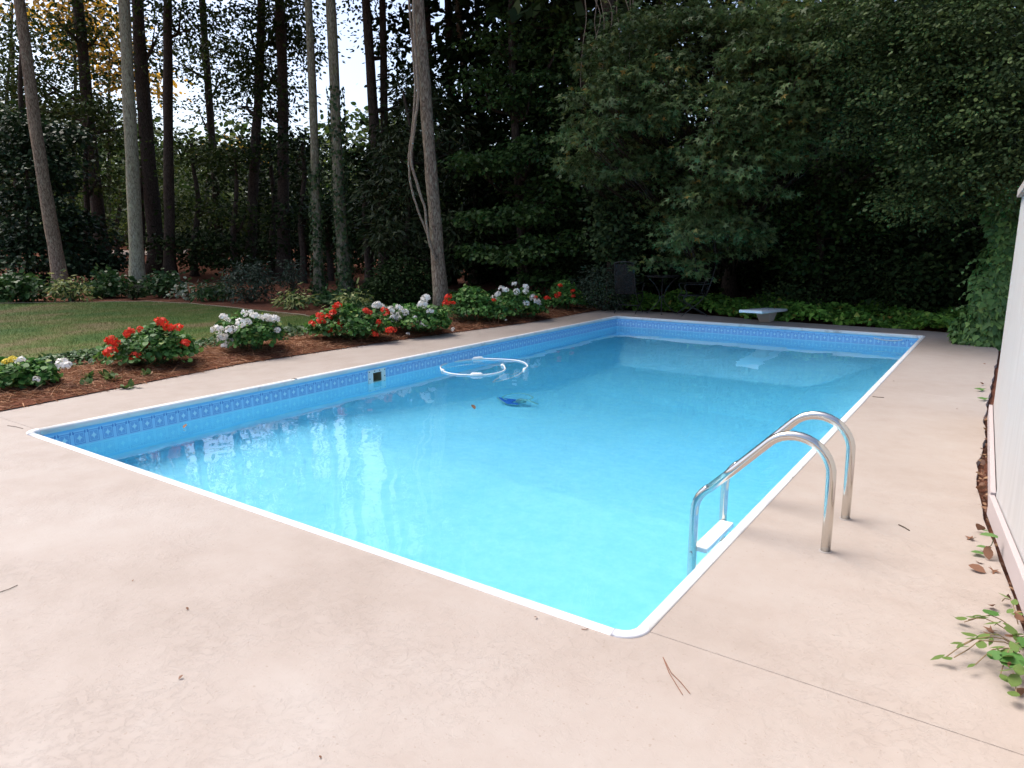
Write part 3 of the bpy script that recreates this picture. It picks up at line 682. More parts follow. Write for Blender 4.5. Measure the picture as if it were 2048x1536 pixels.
# ================================================================== fence along the right
def fence(A, B, label, h=1.99, post=True):
    A = np.array(A); B = np.array(B); d = B-A; Ln = np.linalg.norm(d); t = d/Ln; nrm = np.array([-t[1], t[0]])
    if nrm[0] > 0: nrm = -nrm                                     # towards the pool
    f = thing('fence_panel', (A[0], A[1], 0), label, 'fence', 'white fence panels along the deck')
    loc = lambda s, o, z: (t[0]*s+nrm[0]*o, t[1]*s+nrm[1]*o, z)
    n = int(Ln/.02); pr = []
    for i in range(n+1):
        s = Ln*i/n; ph = (s/.16) % 1; pr.append((s, .0007 if ph < .9 else -.0013))
    V = []; k = len(pr)
    for z in (.05, h-.05):
        V += [loc(s, o, z) for s, o in pr]
    V += [loc(s, -.02, z) for z in (.05, h-.05) for s, o in pr]
    F = [(i, i+1, k+i+1, k+i) for i in range(k-1)] + [(2*k+i+1, 2*k+i, 3*k+i, 3*k+i+1) for i in range(k-1)]
    F += [(0, k, 3*k, 2*k), (k-1, 3*k-1, 4*k-1, 2*k-1)]
    MB().add(V, F).build('panel_sheet', MAT['fence'], f)
    def bar(s0, s1, o0, o1, z0, z1): return MB().add([loc(s, o, z) for z in (z0, z1) for s, o in ((s0, o0), (s1, o0), (s1, o1), (s0, o1))], [(0, 3, 2, 1), (4, 5, 6, 7), (0, 1, 5, 4), (1, 2, 6, 5), (2, 3, 7, 6), (3, 0, 4, 7)])
    bar(0, Ln, .006, .034, .012, .135).build('bottom_board', MAT['fence_board'], f, bevel=.004)
    bar(-.02, Ln, -.06, .035, h-.06, h+.005).build('top_rail', MAT['fence_rail'], f, bevel=.004)
    bar(.0, .09, -.115, -.025, -.05, h-.07).build('post', MAT['fence'], f, bevel=.004)
    return f
fence((6.755, 5.12), (6.835, 2.45), 'white ribbed fence panel with mauve board, farther section ending beside hanging ivy')
fence((6.83, 2.40), (7.30, -1.13), 'white ribbed fence panel with mauve board, section where weeds sprout at its foot')

# ================================================================== geraniums in the pine straw
def flower_mesh(name, mat, rad, seed, k=27):
    r = np.random.default_rng(seed); u = rnd_unit(r, k*2); u = u[u[:, 2] > -.55][:k]
    P = u*rad*np.array([1, 1, .85])*(.8+.25*r.random((len(u), 1)))
    up = norm(u+r.normal(size=u.shape)*.35); T = norm(np.cross(up, rnd_unit(r, len(u))))
    S = rad*.85*(.8+.4*r.random(len(u)))
    return leaf_mesh(name, 'petals', P, T, up, S, mat, -.25, 0)
FLOWER = {c: [flower_mesh(c+'_flower_head', MAT[c], .046, 20+i) for i in range(3)] for c in ('red', 'white', 'yel')}
def on_bed(p):
    y = p[1]; a, b2 = bed_edge(y)+.05, bed_far(y); t = (p[0]-a)/(b2-a); return bed_z(t, y) if 0 < t < 1 else 0.0
def geranium(px, py, rad, h, heads, seed, label, lobes, n=620, leafmat='ger'):
    """front foot of the plant at picture point px,py; heads: (px, py, colour, scale)"""
    r = np.random.default_rng(seed); g0 = gp(px, py, .04); dirv = g0[:2]-CAM[:2]; d0 = np.hypot(*dirv); dirv = dirv/d0
    cxy = g0[:2]+dirv*rad*.75; zb = on_bed((cxy[0], cxy[1]))
    t = thing('geranium', (cxy[0], cxy[1], zb), label, 'geranium', 'geraniums in the pine straw bed')
    Ps, Ts, Ns = [], [], []
    side = np.array([RGT[0], RGT[1]])
    st = MB()
    for ox, oz, rx, rz, w in [(a_, b_*.92, c_, d_*.84, e_) for a_, b_, c_, d_, e_ in lobes]:                                  # lobes: offset along the picture, height, half width, half height
        k = int(n*w*1.9); u = rnd_unit(r, k); u[:, 2] = np.abs(u[:, 2])*1.35-.42
        lump = 1+.16*np.sin(u[:, :1]*7+seed)*np.cos(u[:, 1:2]*6+seed*2)+.12*np.sin(u[:, 2:]*9+seed)
        rad_ = (.55+.48*r.random((k, 1))**.6)*lump
        c = np.array([side[0]*ox, side[1]*ox, oz])
        P = c+u*np.array([rx, rx, rz])*rad_
        Ps.append(P); Ns.append(norm(u+np.array([0, 0, .75])+r.normal(size=(k, 3))*.4)); Ts.append(norm(u*np.array([1, 1, .2])+r.normal(size=(k, 3))*.5+np.array([0, 0, -.25])))
        for _ in range(9):
            e = c+rnd_unit(r, 1)[0]*np.array([rx, rx, rz])*.75; b0 = np.array([side[0]*ox*.5, side[1]*ox*.5, 0])+r.normal(size=3)*np.array([.06, .06, 0])
            st.tube([b0, (b0+e)/2+r.normal(size=3)*.03, e], [.009, .007, .004], 5)
    P = np.concatenate(Ps); ok = P[:, 2] > .015
    P, T, N = P[ok], np.concatenate(Ts)[ok], np.concatenate(Ns)[ok]
    obj('foliage', leaf_mesh('geranium_foliage', 'round', P, T, N, .032+.044*r.random(len(P)), MAT[leafmat], -.2, .15), t)
    for hx, hy, col, sc in heads:
        p = at(hx, hy, np.hypot(*(cxy-CAM[:2]))-rad*(.35+.45*r.random()))
        o = obj('flower_head', FLOWER[col][r.integers(3)], t, Vector(p)-t.location); o.scale = (sc*1.3,)*3; o.rotation_euler = (r.normal()*.3, r.normal()*.3, r.random()*6)
        b0 = np.array([0, 0, h*.35])*1.0; e = p-np.array(t.location); b0 = np.array([e[0]*.45, e[1]*.45, max(.05, min(h*.4, e[2]*.5))])
        st.tube([b0, (b0+e)/2+np.array([0, 0, .03]), e-np.array([0, 0, .02])], [.005, .004, .0035], 5)
    st.build('stem', MAT['stem'], t)
    return t
Rd, Wh, Ye = 'red', 'white', 'yel'
geranium(40, 790, .5, .40, [(126, 728, Wh, 1.1), (73, 759, Wh, .6), (12, 723, Ye, .6), (24, 720, Ye, .7), (43, 719, Wh, .6), (33, 722, Wh, .5), (132, 731, Wh, .8)], 41,
         'green geranium with a lone white bloom and yellow heads, in the bed corner', [(-.1, .12, .40, .19, .9), (.16, .09, .24, .14, .35), (-.45, .12, .3, .2, .35)])
geranium(300, 742, .52, .6, [(222, 681, Rd, 1.1), (232, 688, Rd, .9), (221, 703.5, Rd, 1.2), (259, 665.6, Rd, 1.1), (279.5, 659, Rd, .65), (322.5, 644, Rd, 1.2), (337, 655, Rd, 1.0), (356, 656, Rd, .95), (360.5, 690, Rd, .75), (372, 687, Rd, .95), (296, 693, Rd, .9), (272, 713, Rd, 1.2), (297, 711, Rd, .75)], 42,
         'big dark-leaved geranium crowned with round red blooms, low weeds at its foot', [(.05, .24, .46, .3, 1.0), (.28, .26, .26, .24, .4), (-.3, .18, .3, .2, .35), (.12, .45, .16, .13, .2)])
geranium(500, 712, .45, .55, [(446.6, 633, Wh, .8), (454, 639, Wh, .7), (488.7, 626.7, Wh, .8), (502, 625, Wh, .65), (508, 631, Wh, .9), (434, 659.5, Wh, 1.25), (481, 646, Wh, 1.1), (496, 643, Wh, .8), (463, 661.5, Wh, 1.3), (474, 659, Wh, 1.0), (444.6, 675, Wh, 1.15), (459, 684, Wh, .9), (448.7, 692, Wh, .7), (521, 634, Wh, .8), (533, 635, Wh, 1.0), (549, 638, Wh, 1.1), (541, 637, Wh, .9), (539, 661.5, Wh, 1.25), (554, 660.5, Wh, .75), (515, 720, Wh, .6)], 43,
         'white flowering geranium standing alone between two red flowering ones', [(.08, .24, .38, .28, 1.0), (.25, .3, .2, .22, .35), (-.15, .34, .22, .2, .3)])
geranium(690, 686, .55, .6, [(624, 647, Rd, .9), (640, 632, Rd, 1.05), (643, 643, Rd, 1.1), (657.6, 634, Rd, .95), (665.5, 625, Rd, .95), (675, 612, Rd, 1.1), (676.7, 645.7, Rd, 1.3), (681, 657.5, Rd, .95), (659, 659.5, Rd, .95), (731, 622, Rd, .9), (739.7, 625, Rd, .7), (769, 623.8, Rd, 1.2), (747, 666, Rd, 1.2), (758.7, 650, Rd, .9), (779, 660.4, Rd, 1.0), (772, 663, Rd, .9), (786.6, 660, Rd, .85), (757, 643, Rd, .6)], 44,
         'red flowering geranium touching a white flowering one on its tree side', [(0, .26, .5, .3, 1.0), (.4, .2, .32, .24, .5), (-.32, .22, .28, .24, .35), (.02, .46, .26, .16, .25)])
geranium(835, 672, .5, .55, [(753, 610.6, Wh, 1.2), (764.6, 613.5, Wh, .9), (782, 619.4, Wh, 1.1), (798, 617, Wh, 1.1), (810, 624.3, Wh, 1.0), (794, 632.6, Wh, 1.15), (786.6, 637, Wh, 1.1), (797, 639, Wh, .95), (851, 597.4, Wh, 1.35), (843.7, 609.7, Wh, 1.3), (860, 623.8, Wh, 1.05), (835, 642, Wh, 1.0), (848, 649.5, Wh, 1.15), (830, 635, Wh, .6), (816, 668, Wh, .55), (906, 659, Wh, .6)], 45,
         'white flowering geranium at the foot of the vine-hung pine trunk', [(0, .24, .48, .28, 1.0), (-.3, .26, .3, .24, .4), (.3, .18, .28, .22, .4)])
geranium(950, 648, .6, .7, [(896.4, 594, Rd, 1.1), (891, 607.6, Rd, 1.15), (899, 606, Rd, .8), (906.7, 606, Rd, .7), (988, 600, Rd, .6), (1012, 640, Wh, .3)], 46,
         'mostly leafy geranium with few red blooms, beside the vine-hung pine trunk', [(-.05, .3, .55, .34, 1.0), (.42, .2, .36, .28, .5), (-.05, .55, .28, .18, .3), (-.4, .28, .25, .22, .2)], n=700)
geranium(1045, 640, .45, .6, [(987, 596, Wh, 1.0), (996, 588.6, Wh, 1.1), (1003.4, 578, Wh, 1.1), (1012, 580.4, Wh, 1.0), (1028, 568, Wh, .8), (1033.5, 583.3, Wh, 1.0), (1051.7, 574, Wh, 1.05), (1051.7, 583.3, Wh, 1.0), (1065, 594.5, Wh, 1.0), (1073.7, 603, Wh, 1.15), (1051.7, 606.8, Wh, 1.15), (1078, 609, Wh, .7), (1030, 619.4, Rd, .55), (1072, 595, Rd, .6)], 47,
         'tall white flowering geranium with a few red heads at the deck edge', [(0, .32, .4, .32, 1.0), (.22, .2, .24, .24, .4), (-.2, .42, .25, .2, .3)])
geranium(1130, 622, .5, .6, [(1120.6, 571, Rd, .8), (1115.6, 590, Rd, 1.25), (1093.3, 596, Rd, .95), (1145.5, 582, Rd, .8), (1147, 592, Rd, .7), (1099, 597, Rd, .6)], 48,
         'loose red flowering geranium at the end of the bed by the ground ivy', [(0, .3, .36, .3, .8), (-.02, .5, .26, .22, .35), (-.2, .18, .24, .2, .3)])

# little weeds and fallen petals in the straw
for i, (px, py) in enumerate(((180, 762), (225, 760), (172, 770), (290, 750), (255, 768), (215, 757))):
    r = np.random.default_rng(300+i); p = gp(px, py, .05); k = 16
    u = norm(np.column_stack([r.normal(size=(k, 2)), .5+r.random(k)])); P = np.tile([0, 0, 0.0], (k, 1))+r.normal(size=(k, 3))*np.array([.03, .03, .015])
    o = obj('weed', leaf_mesh('weed', 'oval', P, u, np.tile([0, 0, 1.0], (k, 1))+r.normal(size=(k, 3))*.3, .05+.06*r.random(k), MAT['weed']), None, (p[0], p[1], on_bed(p)+.01))
    tag(o, 'small light green weed in the straw below the dark-leaved red geranium', 'weed', 'weeds sprouting in the straw')

def mat_cover(name, outline_xy, n, hfun, kind, mat, size, seed, label, cat, up=.9):
    r = np.random.default_rng(seed); q = np.array(outline_xy); lo, hi = q.min(0), q.max(0)
    P = np.column_stack([r.uniform(lo[0], hi[0], n*3), r.uniform(lo[1], hi[1], n*3), np.zeros(n*3)]); P = P[inpoly(P, outline_xy)][:n]
    top = np.array([hfun(x, y) for x, y in P[:, :2]]); P[:, 2] = top*(.25+.75*r.random(len(P))**.5)
    T = norm(np.column_stack([r.normal(size=(len(P), 2)), r.normal(size=len(P))*.4-.1])); N = norm(rnd_unit(r, len(P))*.6+np.array([.1, -.25, up]))
    o = obj(name, leaf_mesh(name, kind, P, T, N, size*(.6+.8*r.random(len(P))), MAT[mat])); return tag(o, label, cat, kind='stuff')
# low evergreen cover between bed and lawn
mat_cover('low_groundcover', [(-2.75, 1.2), (-2.75, 3.5), (-2.75, 6.4), (-3.1, 7.0), (-3.55, 6.4), (-3.4, 4.6), (-3.3, 2.8), (-3.5, 1.6)], 6500,
          lambda x, y: .05+.12*max(0, math.sin((x+3.6)/.9*math.pi))*(.8+.35*math.sin(y*2.3+x)), 'oval', 'vinca', .06, 61, 'dark low groundcover with small leaves between straw bed and lawn', 'groundcover')
# ivy bed beyond the far deck edge
far_poly = [(-1.6, 12.2), (-.95, 12.2), (-.4, 12.42), (1.0, 12.52), (2.2, 12.27), (2.6, 12.06), (3.4, 12.03), (5.2, 11.98), (5.75, 11.93), (6.5, 11.5), (7.4, 12.2), (6.8, 13.7), (3, 14.6), (0, 14.9), (-2.2, 14.3), (-2.3, 13.0)]
def cov_h(x, y): return (.11+.09*math.sin(x*2.7+1)*math.sin(y*1.9)+.07*math.sin(x*6.1+y*4))*1.0+.13*min(1, max(0, (y-12.0)/.9))
mat_cover('ground_ivy', far_poly, 20000, cov_h, 'ivy', 'cover', .085, 62, 'bright green ivy groundcover along the far edge of the deck', 'ivy')
mat_cover('shaded_groundcover', [(-4.6, 8.2), (-2.4, 7.6), (-2.0, 9.5), (-2.0, 12.0), (-2.3, 14), (-5, 15), (-9, 12.5), (-8.4, 9.8), (-6.2, 9.0)], 9000,
          lambda x, y: .14+.10*math.sin(x*1.7)*math.sin(y*2.1), 'oval', 'shrub', .10, 63, 'dark leafy groundcover under the trunks behind the straw bed', 'groundcover')

# ================================================================== shrubs in the far bed
def shrub(name, px, py, d, rx, rz, kind, mat, size, clumps, seed, label, per=14, spread=.12, cat='shrub', flat=.8, up=.7, dens=1.0, stems=True):
    xy = pol(px, d); z0 = terrain(*xy); t = thing(name, (xy[0], xy[1], z0), label, cat, 'shrubs along the edge of the wood')
    crown('foliage', t, kind, [((xy[0], xy[1], z0+rz*.95), (rx, rx, rz), int(clumps*dens))], MAT[mat], size, seed, per=per, spread=spread, flat=flat, up=up)
    if stems:
        r = np.random.default_rng(seed+7); m = MB()
        for _ in range(7):
            e = rnd_unit(r, 1)[0]*np.array([rx*.7, rx*.7, rz*.7])+np.array([0, 0, rz]); m.tube([(r.normal()*.05, r.normal()*.05, 0), tuple(e*.5+r.normal(size=3)*.03), tuple(e)], [.02, .014, .006], 5)
        m.build('stem', MAT['twig'], t)
    return t
shrub('hydrangea', 25, 580, 23.5, .62, .36, 'oval', 'shrub', .15, 70, 101, 'rounded leafy green shrub at the lawn edge under the glossy evergreen')
shrub('variegated_shrub', 125, 578, 23.0, .42, .34, 'lance', 'hosta', .16, 60, 102, 'cream and green variegated shrub at the foot of the leaning pine', per=10)
shrub('hydrangea', 205, 565, 24.0, .55, .38, 'oval', 'shrub', .14, 60, 103, 'leafy green shrub between leaning pine and pale lichen trunk')
shrub('small_bush', 255, 588, 22.8, .26, .16, 'oval', 'dark', .08, 26, 104, 'tiny dark bush left of the pale lichen trunk base', spread=.08)
shrub('azalea', 318, 572, 23.2, .5, .34, 'oval', 'shrub', .12, 55, 105, 'mid green bush just right of the pale lichen trunk')
shrub('white_edged_shrub', 368, 582, 21.8, .34, .24, 'oval', 'pale', .10, 22, 106, 'pale grey-white leaved low plant in the far straw bed', per=9)
shrub('azalea', 420, 578, 21.3, .5, .27, 'lance', 'shrub', .16, 60, 107, 'low spreading green bush behind the pale-leaved plant')
shrub('japanese_maple', 492, 556, 20.3, .62, .55, 'lance', 'needle', .11, 150, 108, 'feathery dark mounded shrub in the far bed', spread=.14)
shrub('young_conifer', 578, 560, 20.0, .26, .62, 'lance', 'needle', .10, 60, 109, 'narrow feathery young conifer behind the cream striped clump', spread=.1)
shrub('variegated_shrub', 582, 598, 18.0, .36, .2, 'lance', 'hosta', .14, 52, 110, 'cream striped low clump at the lawn corner in the straw', per=10)
shrub('variegated_shrub', 705, 595, 16.8, .4, .22, 'lance', 'hosta', .14, 50, 111, 'cream striped clump behind the red geranium beside ivy-clad trunks', per=10)
shrub('low_bush', 655, 604, 18.6, .5, .16, 'oval', 'shrub', .10, 40, 112, 'low green bush between the two ivy-clad trunks')
shrub('azalea', 800, 550, 17.2, .72, .62, 'oval', 'dark', .075, 260, 113, 'dense dark fine-leaved bush left of the vine-hung pine trunk', spread=.12)
shrub('azalea', 745, 585, 18.2, .5, .3, 'oval', 'dark', .07, 90, 114, 'low dark bush behind the white geranium', spread=.1)
shrub('fine_leaved_shrub', 1212, 545, 16.4, .62, .56, 'lance', 'needle', .075, 330, 115, 'grey-green fine-leaved shrub beside the chair with its back turned', spread=.12)

# ================================================================== ivy over the far end of the fence
ivx, ivy_ = [float(v) for v in pol(1976, 12.75)]
iv = thing('hanging_ivy', (ivx, ivy_, 0), 'cascade of glossy ivy hanging beside the end of the white fence', 'ivy')
r = np.random.default_rng(71)
MB().box((.05, .32, 1.05), (.10, .10, 2.15)).build('support_post', MAT['bark_dark'], iv)
MB().box((.66, .32, 1.1), (.9, .05, 2.0)).build('support_board', MAT['bark_dark'], iv)
n = 3400; tz = r.random(n)**.9; zz = 2.45*(1-tz)+.03
ang = r.uniform(math.pi*.75, math.pi*1.75, n); rr_ = (.30+.07*np.sin(zz*3.1+.6)+.05*np.sin(zz*7+ang*2)+.03*(zz < .35))*(.70+.42*r.random(n))
X = .13+.08*zz+np.cos(ang)*rr_; Y = .18+np.sin(ang)*rr_*.7
P = np.column_stack([X, Y, zz]); out = norm(np.column_stack([np.cos(ang), np.sin(ang), np.full(n, .35)]))
T = norm(np.column_stack([r.normal(size=n)*.5+np.cos(ang)*.3, r.normal(size=n)*.4+np.sin(ang)*.3, -.8-.3*r.random(n)]))
N = norm(out+r.normal(size=(n, 3))*.35); S = .07+.06*r.random(n)
ic = obj('leaves', leaf_mesh('ivy_leaves', 'ivy', P[250:], T[250:], N[250:], S[250:], MAT['ivy']), iv); ic['kind'] = 'stuff'
LEAF = {}
def single_leaf(kind, mat, fold=.18, droop=.12):
    key = (kind, mat)
    if key not in LEAF: LEAF[key] = [leaf_mesh(mat+'_single', kind, [(0, 0, 0)], [(0, 1, 0)], [(0, 0, 1)], [1.0], MAT[mat], fold+.06*i, droop+.08*i) for i in range(2)]
    return LEAF[key]
def place_leaf(kind, mat, parent, p, t, nn, s, i=0):
    t = Vector(t).normalized(); nn = Vector(nn); nn = (nn-t*nn.dot(t)).normalized(); x = t.cross(nn)
    o = obj('leaf', single_leaf(kind, mat)[i % 2], parent)
    o.matrix_basis = Matrix.Translation(Vector(p)) @ Matrix((x, t, nn)).transposed().to_4x4() @ Matrix.Scale(s, 4)
    return o
for i in range(250): place_leaf('ivy', 'ivy', iv, P[i]+out[i]*.03, T[i], N[i], S[i]*1.15, i)
for k, (px, py, qx, qy) in enumerate(((1985, 440, 1912, 442), (1990, 458, 1905, 480), (1975, 520, 1925, 545), (1980, 560, 1915, 572), (1975, 575, 1920, 598), (1965, 625, 1905, 622), (2000, 395, 1950, 390), (1990, 420, 1925, 425))):
    a = at(px, py, 12.75)-np.array(iv.location); b2 = at(qx, qy, 12.45)-np.array(iv.location)
    pts = [a+(b2-a)*f+np.array([0, 0, .10*math.sin(f*3)]) for f in np.linspace(0, 1, 6)]; MB().tube(pts, [.005, .005, .004, .004, .003, .002], 5).build('runner', MAT['stem'], iv)
    for f in np.linspace(.15, 1, 6):
        q = a+(b2-a)*f+np.array([0, 0, .10*math.sin(f*3)]); place_leaf('ivy', 'ivy', iv, q, (r.normal()*.4-.4, r.normal()*.4-.3, -.5), (-.2, -.6, .7), .085*(1.15-f*.6), k)


# weeds, ivy sprigs and dead leaves at the foot of the fence
r = np.random.default_rng(81)
wd = thing('weed_clump', (6.93, .98, 0), 'sprawling weed clump with trailing stems at the foot of the fence', 'weed')
m = MB()
for px, py, qx, qy in ((2040, 1275, 1935, 1240), (2040, 1280, 1925, 1245), (2030, 1290, 1890, 1312), (2030, 1295, 1905, 1318), (2040, 1300, 1925, 1288), (2035, 1250, 2005, 1200), (2040, 1320, 2030, 1385), (2038, 1310, 1950, 1330), (2045, 1290, 2000, 1350)):
    a = gp(px, py, .02)-np.array(wd.location); b2 = gp(qx, qy, .03)-np.array(wd.location)
    pts = [a+(b2-a)*f+np.array([0, 0, .05*math.sin(f*math.pi)]) + r.normal(size=3)*.004 for f in np.linspace(0, 1, 6)]; m.tube(pts, .0022, 5)
    for f in (.35, .55, .75, 1.0):
        q = a+(b2-a)*f+np.array([0, 0, .05*math.sin(f*math.pi)+.006]); dv = (b2-a)/np.linalg.norm(b2-a)
        place_leaf('lance' if r.random() < .6 else 'oval', 'weed', wd, q, dv+r.normal(size=3)*np.array([.6, .6, .25]), (r.normal()*.3, r.normal()*.3, 1), .04+.03*r.random(), int(r.integers(2)))
m.build('stem', MAT['stemdry'], wd)
for i in range(26):
    px, py = 2034+r.normal()*14, 1288+r.normal()*38
    q = gp(px, py, .03+.07*r.random())-np.array(wd.location)
    place_leaf('oval' if r.random() < .6 else 'round', ('ger', 'weed', 'deadleaf')[int(r.integers(3))], wd, q, r.normal(size=3)*np.array([1, 1, .25]), (r.normal()*.4, r.normal()*.4, 1), .03+.035*r.random(), i)
place_leaf('round', 'ger', wd, gp(2018, 1302, .09)-np.array(wd.location), (.2, -.9, -.1), (-.1, -.35, 1), .085)
sp = thing('ivy_sprig', tuple(gp(1985, 1110, .0)), 'single ivy sprig with fresh green leaves growing along the fence board', 'ivy')
for px, py, z, s in ((1990, 1068, .12, .085), (1972, 1092, .03, .055), (1963, 1103, .02, .06), (1974, 1060, .02, .03)):
    place_leaf('ivy', 'ivy', sp, gp(px, py, z)-np.array(sp.location), (-.6, -.5, .1), (-.3, -.2, 1), s)
MB().tube([tuple(gp(px, py, z)-np.array(sp.location)) for px, py, z in ((1990, 1070, .115), (1983, 1090, .06), (1972, 1100, .02), (1963, 1105, .015))], .002, 5).build('stem', MAT['stem'], sp)
for k, (px, py, z, s) in enumerate(((1964, 783, .02, .06), (1969, 802, .02, .055),)):
    o = thing('ivy_sprig', tuple(gp(px, py, 0)), 'small ivy sprig with two leaves out of the fence gap', 'ivy', 'ivy sprigs out of the fence gap')
    place_leaf('ivy', 'ivy', o, (0, 0, .03), (-.8, -.3, .1), (-.2, -.3, 1), s*1.3); place_leaf('ivy', 'ivy', o, (.02, .03, .02), (-.5, .5, .1), (-.2, -.3, 1), s, 1)
DL = [leaf_mesh('dead_leaf', 'oval', [(0, 0, .012)], [(0, 1, .1)], [(0, 0, 1)], [1.0], MAT['deadleaf'], -.7, -.35), leaf_mesh('dead_leaf', 'star', [(0, 0, .05)], [(0, 1, 0)], [(0, 0, 1)], [1.0], MAT['deadleaf'], -.5, .3)]
for k, (px, py, s) in enumerate(((1958, 982, .085), (1962, 997, .06), (1955, 1062, .08), (1952, 1080, .075), (1972, 1098, .05), (1968, 1112, .06), (1978, 1122, .07), (1985, 1140, .07), (1972, 1148, .075), (1955, 1128, .05), (1965, 770, .06), (1972, 728, .05), (1985, 1215, .05), (1990, 1262, .06), (1975, 1270, .05), (2038, 1355, .06), (2040, 1395, .05))):
    p = gp(px, py, 0); o = obj('dead_leaf', DL[k % 2], None, (p[0], p[1], .004)); o.scale = (s,)*3; o.rotation_euler = (r.normal()*.25, r.normal()*.25, r.random()*6.28)
    tag(o, 'curled brown dead leaf lying on the deck along the fence foot', 'dead leaf', 'dead leaves along the fence')

n = 230; y = r.uniform(-.4, 5.2, n); x = np.array([interp(XR, v) for v in y])+r.normal(size=n)*.012+.026
P = np.column_stack([x, y, -.02+.03*r.random(n)]); me = leaf_mesh('gap_litter', 'oval', P, norm(np.column_stack([r.normal(size=(n, 2)), r.normal(size=n)*.3])), rnd_unit(r, n)*.6+np.array([0, 0, .8]), .018+.03*r.random(n), MAT['deadleaf'], -.4, -.2)
tag(obj('leaf_litter', me), 'dry leaf litter filling the gap between deck and fence', 'leaf litter', kind='stuff')
# litter on the deck and on the water
def needle_on_deck(pts, label, rad=.0016, mat='twig'):
    q = [gp(a, b2, .003+.002*(i % 2)) for i, (a, b2) in enumerate(pts)]; c = q[0]
    m = MB().tube([tuple(v-c) for v in q], rad, 5); tag(m.build('pine_needle', MAT[mat], None, loc=tuple(c)), label, 'pine needle')
MAT['needle_red'] = simple('fallen_needle', (.22, .09, .05), .6)
pn = thing('pine_needle', tuple(gp(1326, 1314, .003)), 'forked reddish pine needle pair on the deck off the pool corner', 'pine needle')
b0 = np.array(pn.location)
for e in ([(1326, 1314), (1338, 1345), (1352, 1368), (1365, 1389)], [(1326, 1314), (1342, 1345), (1362, 1365), (1380, 1387)]):
    MB().tube([tuple(gp(a, b2, .004)-b0) for a, b2 in e], .0014, 5).build('needle', MAT['needle_red'], pn)
needle_on_deck([(0, 1184), (18, 1178), (35, 1170)], 'short dark pine needle on the deck below the straw bed corner')
needle_on_deck([(1797, 1049), (1808, 1054), (1819, 1061)], 'short dark twig on the deck between ladder and fence', .003)
needle_on_deck([(15, 851), (30, 853), (46, 857)], 'thin pine needle on the deck at the scuffed coping corner by the bed', .002)
needle_on_deck([(1163, 1258), (1170, 1259), (1176, 1257)], 'tiny brown needle lying across the white near coping', .0016, 'needle_red')
needle_on_deck([(1745, 793), (1755, 794), (1768, 795)], 'thin twig beside the coping past the ladder', .003)
for k, (px, py, s) in enumerate(((357, 1360, .02), (376, 1221, .018), (1788, 763, .022), (1913, 818, .022), (1990, 650, .03), (264, 1164, .012), (643, 1518, .012), (1075, 1236, .018))):
    p = gp(px, py, 0); o = obj('leaf_scrap', DL[0], None, (p[0], p[1], .002)); o.scale = (s,)*3; o.rotation_euler = (0, 0, k*1.3)
    tag(o, 'tiny brown leaf scrap lying on the bare deck', 'leaf', 'leaf scraps on the deck')
p = gp(950, 819, WATER+.004); o = obj('floating_leaf', DL[0], None, tuple(p)); o.scale = (.075,)*3; o.rotation_euler = (.1, 0, 1.2); tag(o, 'small dark leaf floating on the water near the sunken cleaner', 'leaf')
p = gp(367, 857, WATER+.004); o = obj('floating_leaf', DL[0], None, tuple(p)); o.scale = (.06,)*3; o.rotation_euler = (.1, 0, .4); tag(o, 'small leaf floating near the tiled wall below the rope anchor', 'leaf')

# ================================================================== trees
def tree(name, xb, xt, d, dia, bk, label, H=15.0, crowns=(), kind='oval', mat='canopy', size=.14, seed=1, per=46, spread=.40, cat='tree', group='trees around the pool garden', wob=.22, limbs=True, top=True, shell=.5, flat=.4, sides=12, topk=150, toprad=4.2, d_top=None, maxlimb=.10):
    """trunk from the ground at picture column xb to column xt at the picture's upper edge, then on up to H"""
    H = max(H, .68*d) if top else H
    r = np.random.default_rng(seed); b = pol(xb, d, 560); z0 = terrain(*b); e = at(xt, 0, d_top or d)
    t = thing(name, (b[0], b[1], z0), label, cat, group)
    base = np.array([b[0], b[1], z0-.1]); v = (e-base)/(e[2]-base[2]); tip = base+v*(H-base[2])
    n = 26; pts = trunk_pts(base, tip, n, r, wob*.35); rad = [dia/2*(1-.62*(i/(n-1)))*(1+.75*math.exp(-i*1.5)) for i in range(n)]
    rel(bark_tube(pts, rad, sides, r, .045), t).build('trunk', MAT[bk], t, smooth=True)
    blobs = list(crowns); upper = []
    if top:
        for _ in range(5):
            a = r.random()*6.28; f = .62+.38*r.random(); c = base+(tip-base)*f+np.array([math.cos(a), math.sin(a), 0])*toprad*.55*r.random()
            upper.append((c, (toprad*(.5+.5*r.random()), toprad*(.5+.5*r.random()), 1.4), topk//5))
    if limbs:
        for c, rad_, k in blobs:
            m = MB(); c = np.array(c); f = np.clip((c[2]-.6*max(rad_[0], .6)-base[2])/(H-base[2]), .12, .95); s = base+(tip-base)*f; mid = (s+c)/2+np.array([0, 0, -.12*np.linalg.norm(c-s)])+r.normal(size=3)*.1
            lr = min(dia*.28*(1-.5*f), maxlimb); m.tube(catmull([s, mid, c], 4), np.linspace(lr, .012, 9), 6)
            for _ in range(3):
                q = c+rnd_unit(r, 1)[0]*np.array(rad_)*.8; m.tube([mid, mid*.35+q*.65-np.array([0, 0, .08]), q], [lr*.4+.004, .012, .005], 5)
            rel(m, t).build('limb', MAT[bk], t, smooth=True)
    if blobs: crown('crown', t, kind, blobs, MAT[mat], size, seed+500, per=per, spread=spread, shell=shell, flat=flat)
    if upper: crown('upper_crown', t, 'quad', upper, MAT[mat], .42, seed+900, per=16, spread=.6, shell=.4)
    return t
B = blob
